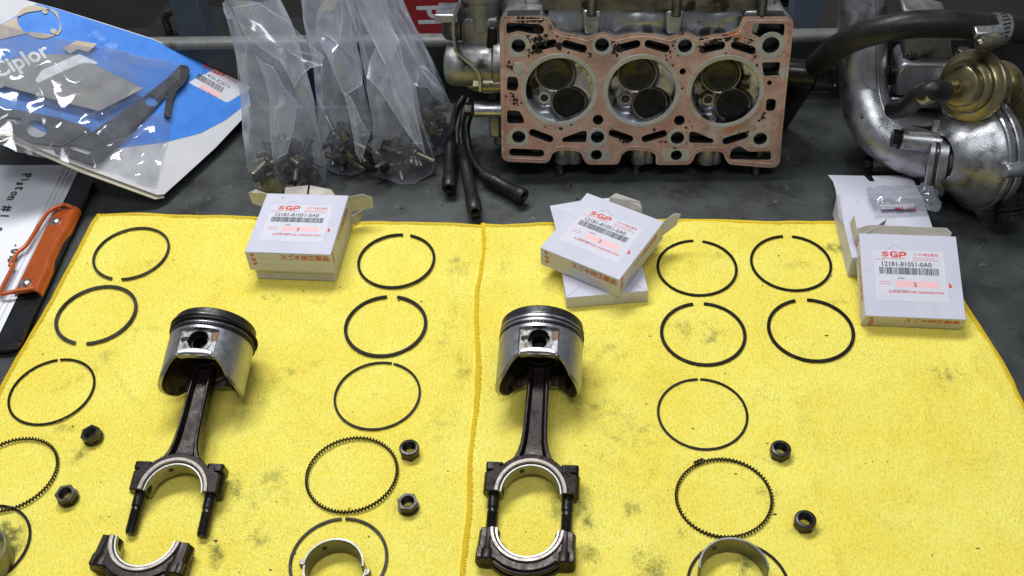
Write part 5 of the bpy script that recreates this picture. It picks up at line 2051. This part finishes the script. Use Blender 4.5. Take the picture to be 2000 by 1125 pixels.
kplate('gasket', 'beige gasket with a large round hole at the far end of the blue card', 'gasket', [(-60, 70), (0, 52), (50, 28), (100, 20), (112, 28), (120, 62), (112, 72), (60, 66), (0, 80), (-60, 96)], [khole(75, 46, 19), khole(87, 26, 2.5), khole(104, 64, 3)], 0.9, 2.0, 'gasket_beige', group='gaskets of the set')
kplate('gasket', 'black frame shaped gasket under the clear bag, nearest the sticker', 'gasket', [(105, 300), (180, 328), (198, 318), (290, 228), (335, 178), (358, 142), (350, 132), (322, 160), (270, 200), (180, 262), (105, 268)],
       [khole(293, 202, 6.5), rpoly([K(128, 292), K(172, 308), K(182, 298), K(140, 286)], 3)], 2.2, 2.6, 'gasket_dark', group='gaskets of the set')
kplate('gasket', 'broad black gasket under the near edge of the clear bag', 'gasket', [(-60, 215), (40, 222), (120, 238), (176, 258), (120, 292), (60, 284), (20, 262), (-60, 250)], [khole(70, 258, 9), rpoly([K(10, 236), K(40, 236), K(44, 248), K(12, 248)], 2)], 1.6, 4.2, 'gasket_dark', group='gaskets of the set')
kplate('gasket', 'black gasket strip curving out of the bag beside the sticker', 'gasket', [(348, 134), (364, 136), (368, 146), (358, 170), (342, 185), (335, 200), (328, 238), (317, 232), (322, 200), (332, 178), (348, 158)], [], 2.4, 5.0, 'gasket_dark', group='gaskets of the set')
kplate('gasket', 'tan gasket with bolt holes near the left picture edge', 'gasket', [(-60, 200), (0, 222), (30, 240), (42, 258), (30, 270), (-60, 268)], [khole(8, 258, 3), khole(22, 246, 2.5)], 1.0, 3.0, 'gasket_beige', group='gaskets of the set')
kplate('gasket', 'small pale gasket near the far edge of the clear bag', 'gasket', [(122, 100), (148, 86), (188, 92), (170, 108), (150, 102), (135, 112)], [], 0.8, 5.0, 'gasket_beige', 0.8, group='gaskets of the set')
gs = kplate('gasket_sheet', 'grey gasket sheet with white lettering inside the clear bag', 'gasket', [(-80, 160), (-20, 140), (60, 116), (148, 120), (200, 148), (276, 184), (190, 228), (110, 208), (0, 178), (-80, 180)], [], 0.9, 9.5, 'gasket_grey', 1.0)
lx, ly = K(0, 160)
dx = Vector(K(110, 112)) - Vector((lx, ly))
an = math.degrees(math.atan2(dx.y, dx.x))
lettering('Ciplor', 22, 'print_white', gs, T(*K(-8, 166), 1.0) @ RZ(an), bold=0.5, sx=1.0, shear=0.1)
b = plate(rpoly([K(66, 170), K(78, 150), K(140, 122), K(152, 118), K(188, 134), K(184, 137), K(160, 134), K(118, 152), K(72, 174)], 1.0), [], 0.1)
b.build('white_swoosh', 'print_white', gs, 0, M=T(0, 0, 0.95))
# the clear bag over them
q0, q1, q2, q3 = [Vector((*K(*q), 0)) for q in ((-90, 30), (376, 134), (196, 338), (-90, 268))]
cb = thing('clear_bag', 'glossy wrinkled clear bag of gaskets lying on the blue card', 'plastic bag', KM)


def film(u, v, rf):
    p = q0 * (1 - u) * (1 - v) + q1 * u * (1 - v) + q2 * u * v + q3 * (1 - u) * v
    e = min(1, 5 * min(u, 1 - u), 4 * min(v, 1 - v))
    return p + Vector((rf.uniform(-2, 2), rf.uniform(-2, 2), 3.6 + e * (9.5 + rf.uniform(-2.4, 3.4) + 3 * noise.noise((u * 3, v * 3, 4)))))


crumpled(film, 15, 10, 5, 'clear_film', cb, sharp=0.22, angle=180)
q0, q1, q2, q3 = [Vector((*K(*q), 0)) for q in ((-60, 210), (150, 200), (330, 360), (60, 300))]
cb2 = thing('clear_bag', 'loose clear plastic sleeve trailing over the white corner of the card', 'plastic bag', KM)
q0, q1, q2, q3 = [Vector((*K(*q), 0)) for q in ((190, 250), (340, 215), (300, 372), (180, 326))]


def film2(u, v, rf):
    p = q0 * (1 - u) * (1 - v) + q1 * u * (1 - v) + q2 * u * v + q3 * (1 - u) * v
    return p + Vector((rf.uniform(-2, 2), rf.uniform(-2, 2), 3.6 + rf.uniform(-1.4, 2.6)))


crumpled(film2, 8, 9, 8, 'clear_film', cb2, sharp=0.22, angle=180)


# ================================================================== clipboard
CBZ = 9.0
e0, e1 = G(186, 338, CBZ), G(40, 652, CBZ)
CY = (e0 - e1).normalized()
CXv = CY.cross(Vector((0, 0, 1))).normalized()           # to the right
if CXv.x < 0:
    CXv = -CXv
CM = frame(e1, CXv, CY, Vector((0, 0, 1)))
Lc = (e0 - e1).length
CBM = CM @ T(0, 0, -CBZ + 0.5) @ RY(1.2)
cbd = thing('clipboard', 'black clipboard with an orange clip at the left edge', 'clipboard', CBM)
b = plate(rpoly([(-330, -14), (0, -14), (0, Lc), (-330, Lc)], 12, 6), [], 3.4)
b.build('board', 'board_black', cbd, 30, bevel=0.8)
b = MB()
b.tube([(-1, -4, 3.4), (-1, Lc - 10, 3.4)], 1.4, 8)
b.build('board_lip', 'board_black', cbd, 50)
cl0, cl1 = 48.0, Lc - 52.0
b = MB()
prof = [(-24, 6.8), (-22, 7.6), (-11, 9.0), (-6, 11.6), (-2.5, 11.2), (0.4, 8.0), (1.0, 3.2), (-0.4, 3.0), (-1.6, 7.2), (-3.4, 9.6), (-6, 10.2), (-11, 7.8), (-22, 6.4), (-24, 5.8)]
for yy in (cl0, cl0 + 30, cl0 + 44, cl1 - 44, cl1 - 30, cl1):
    mid = cl0 + 35 < yy < cl1 - 35
    b.v += [((x - 2.6 if (mid and x > -3) else x), yy, z) for x, z in prof]
n = len(prof)
for i in range(5):
    for k in range(n):
        b.f.append((i * n + k, i * n + (k + 1) % n, (i + 1) * n + (k + 1) % n, (i + 1) * n + k))
b.f.append(tuple(range(n)))
b.f.append(tuple(5 * n + k for k in range(n)))
clip = b.build('clip', 'clip_orange', cbd, 40)
wire = smoothpath([(-4, cl1 - 3, 11.8), (-14, cl1 + 1, 12.0), (-24, cl1 - 7, 12), (-27, cl1 - 20, 12), (-30, cl1 - 52, 12), (-35, cl1 - 64, 12), (-36, cl1 - 80, 12), (-33, cl0 + 30, 12), (-33, cl0 + 2, 12), (-31, cl0 - 5, 12), (-18, cl0 - 1, 12), (-4, cl0 + 2, 11.8)], 8)
b = MB()
b.tube(wire, 1.9, 12)
b.build('clip_wire', 'clip_orange', clip, 60)
for yy in (cl0 + 12, cl1 - 18):
    b = MB()
    b.lathe([(0, 3.0), (2.6, 2.8), (4.2, 1.6), (4.8, 0.2), (6.4, 0)], 24, M=T(-16, yy, 8.1))
    b.build('rivet', 'steel_band', clip, 50)
# the papers
NP = 4
for k in range(NP):
    t = thing('paper_sheet', ['bottom sheet of the paper stack on the clipboard', 'second sheet up in the paper stack on the clipboard', 'third sheet up in the paper stack on the clipboard', 'top white sheet with handwriting on the clipboard'][k], 'paper', CBM)
    xr = -22 - 4.2 * k if k else -21
    yt = Lc + 15 + 2.0 * k
    z0 = 4.3 + 0.75 * k
    b = MB()

    def sheet(u, v, xr=xr, yt=yt, z0=z0, k=k):
        x = -320 + (xr + 320) * u
        y = -12 - 2 * k + (yt + 12) * v
        return (x, y, z0 + 0.6 * noise.noise((x * 0.012, y * 0.02, k)) * (1 - u))
    b.grid(sheet, 20, 14)
    b.build('sheet', 'paper', t, 60)
    top = t
# handwriting reads from the far edge towards the camera
zt = 7.6


def hand(s, u, v, size, name='handwriting', sx=1.0, rot=0):
    p = CBM.inverted() @ G(u, v, zt + 0.6)
    return lettering(s, size, 'pen', top, T(p.x, p.y, zt) @ RZ(-90 + rot), name=name, bold=0.014 * size, sx=sx)


rr_ = random.Random(2)
for ch, (u, v), sz in (('P', (45, 341), 13), ('i', (42, 352), 12), ('s', (36, 357), 13), ('t', (34, 366), 14), ('o', (24, 376), 12), ('n', (17, 385), 13), ('#', (8, 404), 14), ('1', (4, 419), 12), ('s', (-6, 446), 13),
                       ('.', (30, 478), 12), ('0', (24, 487), 12), ('1', (22, 498), 11), ('0', (18, 504), 12)):
    hand(ch, u, v, sz, rot=rr_.uniform(-9, 9), sx=0.95)


# ================================================================== bags of bolts
def bolt_mesh(L, r, mt):
    b = MB()
    b.prism(hexpoly(r * 1.75), 0, r * 1.3)
    b.lathe([(0, -1.0), (r * 2.1, -1.0), (r * 2.1, 0), (0, 0)], 18)
    b.lathe([(r, -1.0)] + [(r - 0.22 * (k % 2), -1 - (L - 1) * k / 18) for k in range(19)] + [(0, -L)], 12)
    return b.mesh('bolt', mt, 30)


BM = [bolt_mesh(20, 3.0, 'bolt_zinc'), bolt_mesh(15, 3.4, 'bolt_dark'), bolt_mesh(22, 3.0, 'bolt_dark'), bolt_mesh(12, 4.0, 'bolt_dark'), bolt_mesh(18, 3.6, 'black_steel'), bolt_mesh(14, 3.8, 'black_steel')]


def film_bag(label, stations, seed, nbolts, bolts_at, blabel, bgroup, crumple=5.0, top_open=True, rad=1.0):
    """stations: (centre, half width, half depth, twist deg)"""
    t = thing('plastic_bag', label, 'plastic bag', None, 'clear bags of bolts')
    C = smoothpath([s[0] for s in stations], 12)
    m = len(C)

    def interp(i, k):
        f = i / (m - 1) * (len(stations) - 1)
        j = min(int(f), len(stations) - 2)
        w = f - j
        w = w * w * (3 - 2 * w)
        return stations[j][k] * (1 - w) + stations[j + 1][k] * w
    seg, step = 14, 8
    rf = random.Random(seed * 7 + 1)
    rows = list(range(0, m, step))
    if rows[-1] != m - 1:
        rows.append(m - 1)
    bm = bmesh.new()
    crease = bm.edges.layers.float.new('crease_edge')
    ring_v = []
    for i in rows:
        c = C[i]
        hw, hd, tw = interp(i, 1), interp(i, 2), R(interp(i, 3))
        up = i / (m - 1)
        row = []
        for k in range(seg):
            a = 2 * PI * (k + (0.5 if len(ring_v) % 2 else 0)) / seg
            ca_, sa_ = math.cos(a), math.sin(a)
            x = hw * (abs(ca_) ** 0.75) * (1 if ca_ > 0 else -1)
            y = hd * sa_ * (0.7 + 0.3 * abs(sa_))
            amp = crumple * (0.35 + 1.5 * up)
            fold = noise.noise((ca_ * 2.2 + seed, sa_ * 2.2, c.z * 0.01))
            y += amp * (1.7 * fold + rf.uniform(-0.5, 0.5))
            x += amp * rf.uniform(-0.5, 0.5)
            z = c.z + rf.uniform(-4, 4) * min(1, up * 6)
            row.append(bm.verts.new(Vector((c.x + x * math.cos(tw) - y * math.sin(tw), c.y + x * math.sin(tw) + y * math.cos(tw), max(z, -2.4))) * MM))
        ring_v.append(row)
    for i in range(len(ring_v) - 1):
        for k in range(seg):
            k2 = (k + 1) % seg
            A_, B_, C_, D_ = ring_v[i][k], ring_v[i][k2], ring_v[i + 1][k2], ring_v[i + 1][k]
            if i % 2 == 0:
                bm.faces.new((A_, B_, D_)); bm.faces.new((B_, C_, D_))
            else:
                bm.faces.new((A_, B_, C_)); bm.faces.new((A_, C_, D_))
    bm.faces.new(ring_v[0][::-1])
    for e in bm.edges:
        e[crease] = rf.choice((0.5, 0.9, 1.0)) if rf.random() < 0.7 else 0.0
    me = bpy.data.meshes.new('film')
    bm.to_mesh(me)
    bm.free()
    finish(me, 'bag_film', 48)
    fo_ = link('film', me, t)
    sub = fo_.modifiers.new('sub', 'SUBSURF')
    sub.levels = sub.render_levels = 2
    # heat-sealed side edges
    for kk in (0, seg // 2):
        b = MB()
        b.tube(smoothpath([tuple(r_[kk].co / MM) if False else p_ for r_, p_ in zip(ring_v, [])] or [C[i] + Vector(((1 if kk == 0 else -1) * interp(i, 1) * math.cos(R(interp(i, 3))), (1 if kk == 0 else -1) * interp(i, 1) * math.sin(R(interp(i, 3))), 0)) for i in rows[1:]], 4), 0.5, 6)
        b.build('side_seal', 'bag_film', t, 60)
    r3 = random.Random(seed)
    for q in range(nbolts):
        (bx, by, rx, ry, zt_) = bolts_at
        a, rr = r3.uniform(0, 2 * PI), math.sqrt(r3.random())
        z = 5 + (zt_ - 5) * (q / nbolts) ** 1.1
        sh = 1 - 0.45 * z / max(zt_, 1)
        o = bpy.data.objects.new('bolt', r3.choice(BM))
        COL.objects.link(o)
        o.matrix_basis = mmat(T(bx + rx * rr * math.cos(a) * sh, by + ry * rr * math.sin(a) * sh + z * 0.10, z) @ Matrix.Rotation(r3.uniform(0, 6.28), 4, 'Z') @ Matrix.Rotation(r3.uniform(0.9, 2.2), 4, 'X'))
        tag(o, blabel, 'bolt', bgroup)
    return t


def folded(parent, px, seed):
    """a turned-over piece of the bag's film"""
    P = [AT(*q) for q in px]
    c = sum(P, Vector()) / len(P)
    rf = random.Random(seed)
    b = MB()
    n = len(P)
    ring_ = []
    for i in range(n):
        ring_ += [P[i], (P[i] + P[(i + 1) % n]) / 2 + Vector((rf.uniform(-2, 2), rf.uniform(-2, 2), rf.uniform(-2, 2)))]
    m = len(ring_)
    mid = [c + (q - c) * 0.5 + Vector((0, rf.uniform(-6, 3), rf.uniform(-2, 2))) for q in ring_]
    b.v = [tuple(q) for q in ring_ + mid + [c + Vector((0, -4, 0))]]
    for i in range(m):
        k = (i + 1) % m
        b.f += [(i, k, m + k), (i, m + k, m + i), (m + i, m + k, 2 * m)]
    b.build('folded_edge', 'bag_film', parent, 30)
    b = MB()
    b.tube([tuple(q) for q in ring_], 0.35, 5, closed=True)
    b.build('film_edge', 'bag_film', parent, 60)


V = Vector
bag_a = film_bag('tall milky plastic bag of bolts standing left, behind the left box stack',
         [(V((-206, 806, -1)), 24, 20, -8), (V((-206, 808, 6)), 36, 27, -8), (V((-206, 814, 28)), 38, 24, -8), (V((-206, 826, 66)), 34, 17, -6), (V((-206, 840, 105)), 31, 12, -4), (V((-207, 852, 140)), 27, 11, 4), (V((-214, 862, 172)), 24, 10, 10)],
         3, 64, (-206, 812, 27, 16, 42), 'loose bolt heaped in the leftmost plastic bag', 'bolts in the left bag', 5.6)
bag_b = film_bag('narrow twisted plastic bag of bolts second from the left, behind the others',
         [(V((-150, 838, -1)), 18, 15, 10), (V((-150, 840, 6)), 29, 22, 10), (V((-149, 844, 28)), 29, 19, 10), (V((-149, 856, 66)), 24, 13, 14), (V((-150, 868, 110)), 21, 10, 20), (V((-150, 880, 155)), 23, 10, 12), (V((-152, 892, 200)), 20, 9, 0)],
         14, 40, (-150, 842, 19, 12, 36), 'loose bolt in the narrow middle plastic bag', 'bolts in the middle bag', 5.4)
bag_c = film_bag('plastic bag of bolts with a pointed torn front, third from the left',
         [(V((-97, 820, -1)), 19, 16, -12), (V((-96, 822, 5)), 31, 24, -12), (V((-96, 828, 24)), 28, 20, -14), (V((-100, 844, 62)), 23, 13, -18), (V((-106, 860, 108)), 21, 10, -24), (V((-114, 874, 155)), 19, 9, -18), (V((-122, 886, 200)), 17, 9, -10)],
         25, 34, (-97, 825, 19, 12, 26), 'loose bolt in the torn front plastic bag', 'bolts in the third bag', 5.6)
bag_d = film_bag('slanting plastic bag of dark fittings at the right, beside the cylinder head',
         [(V((-72, 856, -1)), 18, 14, 6), (V((-71, 858, 6)), 27, 20, 6), (V((-72, 862, 30)), 27, 18, 4), (V((-80, 874, 72)), 23, 13, 0), (V((-92, 886, 112)), 20, 10, -6), (V((-106, 896, 156)), 19, 9, -8), (V((-118, 904, 195)), 18, 8, -8)],
         36, 32, (-72, 860, 17, 11, 46), 'dark loose bolt in the slanting right plastic bag', 'bolts in the right bag', 5.4)
folded(bag_a, [(456, 14, 846), (505, 6, 842), (560, 40, 832), (634, 112, 822), (628, 128, 818), (606, 132, 812), (575, 170, 806), (548, 120, 816), (480, 70, 836)], 3)
folded(bag_a, [(500, 110, 822), (532, 130, 816), (580, 200, 800), (560, 300, 780), (534, 310, 780), (528, 200, 800)], 4)
folded(bag_b, [(620, 20, 872), (650, -10, 880), (680, 0, 880), (705, 120, 850), (706, 165, 838), (672, 186, 832), (640, 110, 850), (618, 70, 862)], 5)
folded(bag_b, [(672, 180, 832), (690, 200, 828), (722, 262, 808), (704, 318, 796), (696, 300, 800)], 6)
folded(bag_c, [(690, -10, 872), (740, -10, 872), (780, 80, 846), (800, 160, 828), (830, 300, 788), (800, 265, 796), (745, 180, 820), (716, 152, 826), (735, 90, 846)], 7)
folded(bag_d, [(745, -10, 890), (790, 40, 878), (830, 130, 862), (868, 182, 850), (864, 200, 846), (835, 170, 850), (800, 160, 852)], 8)
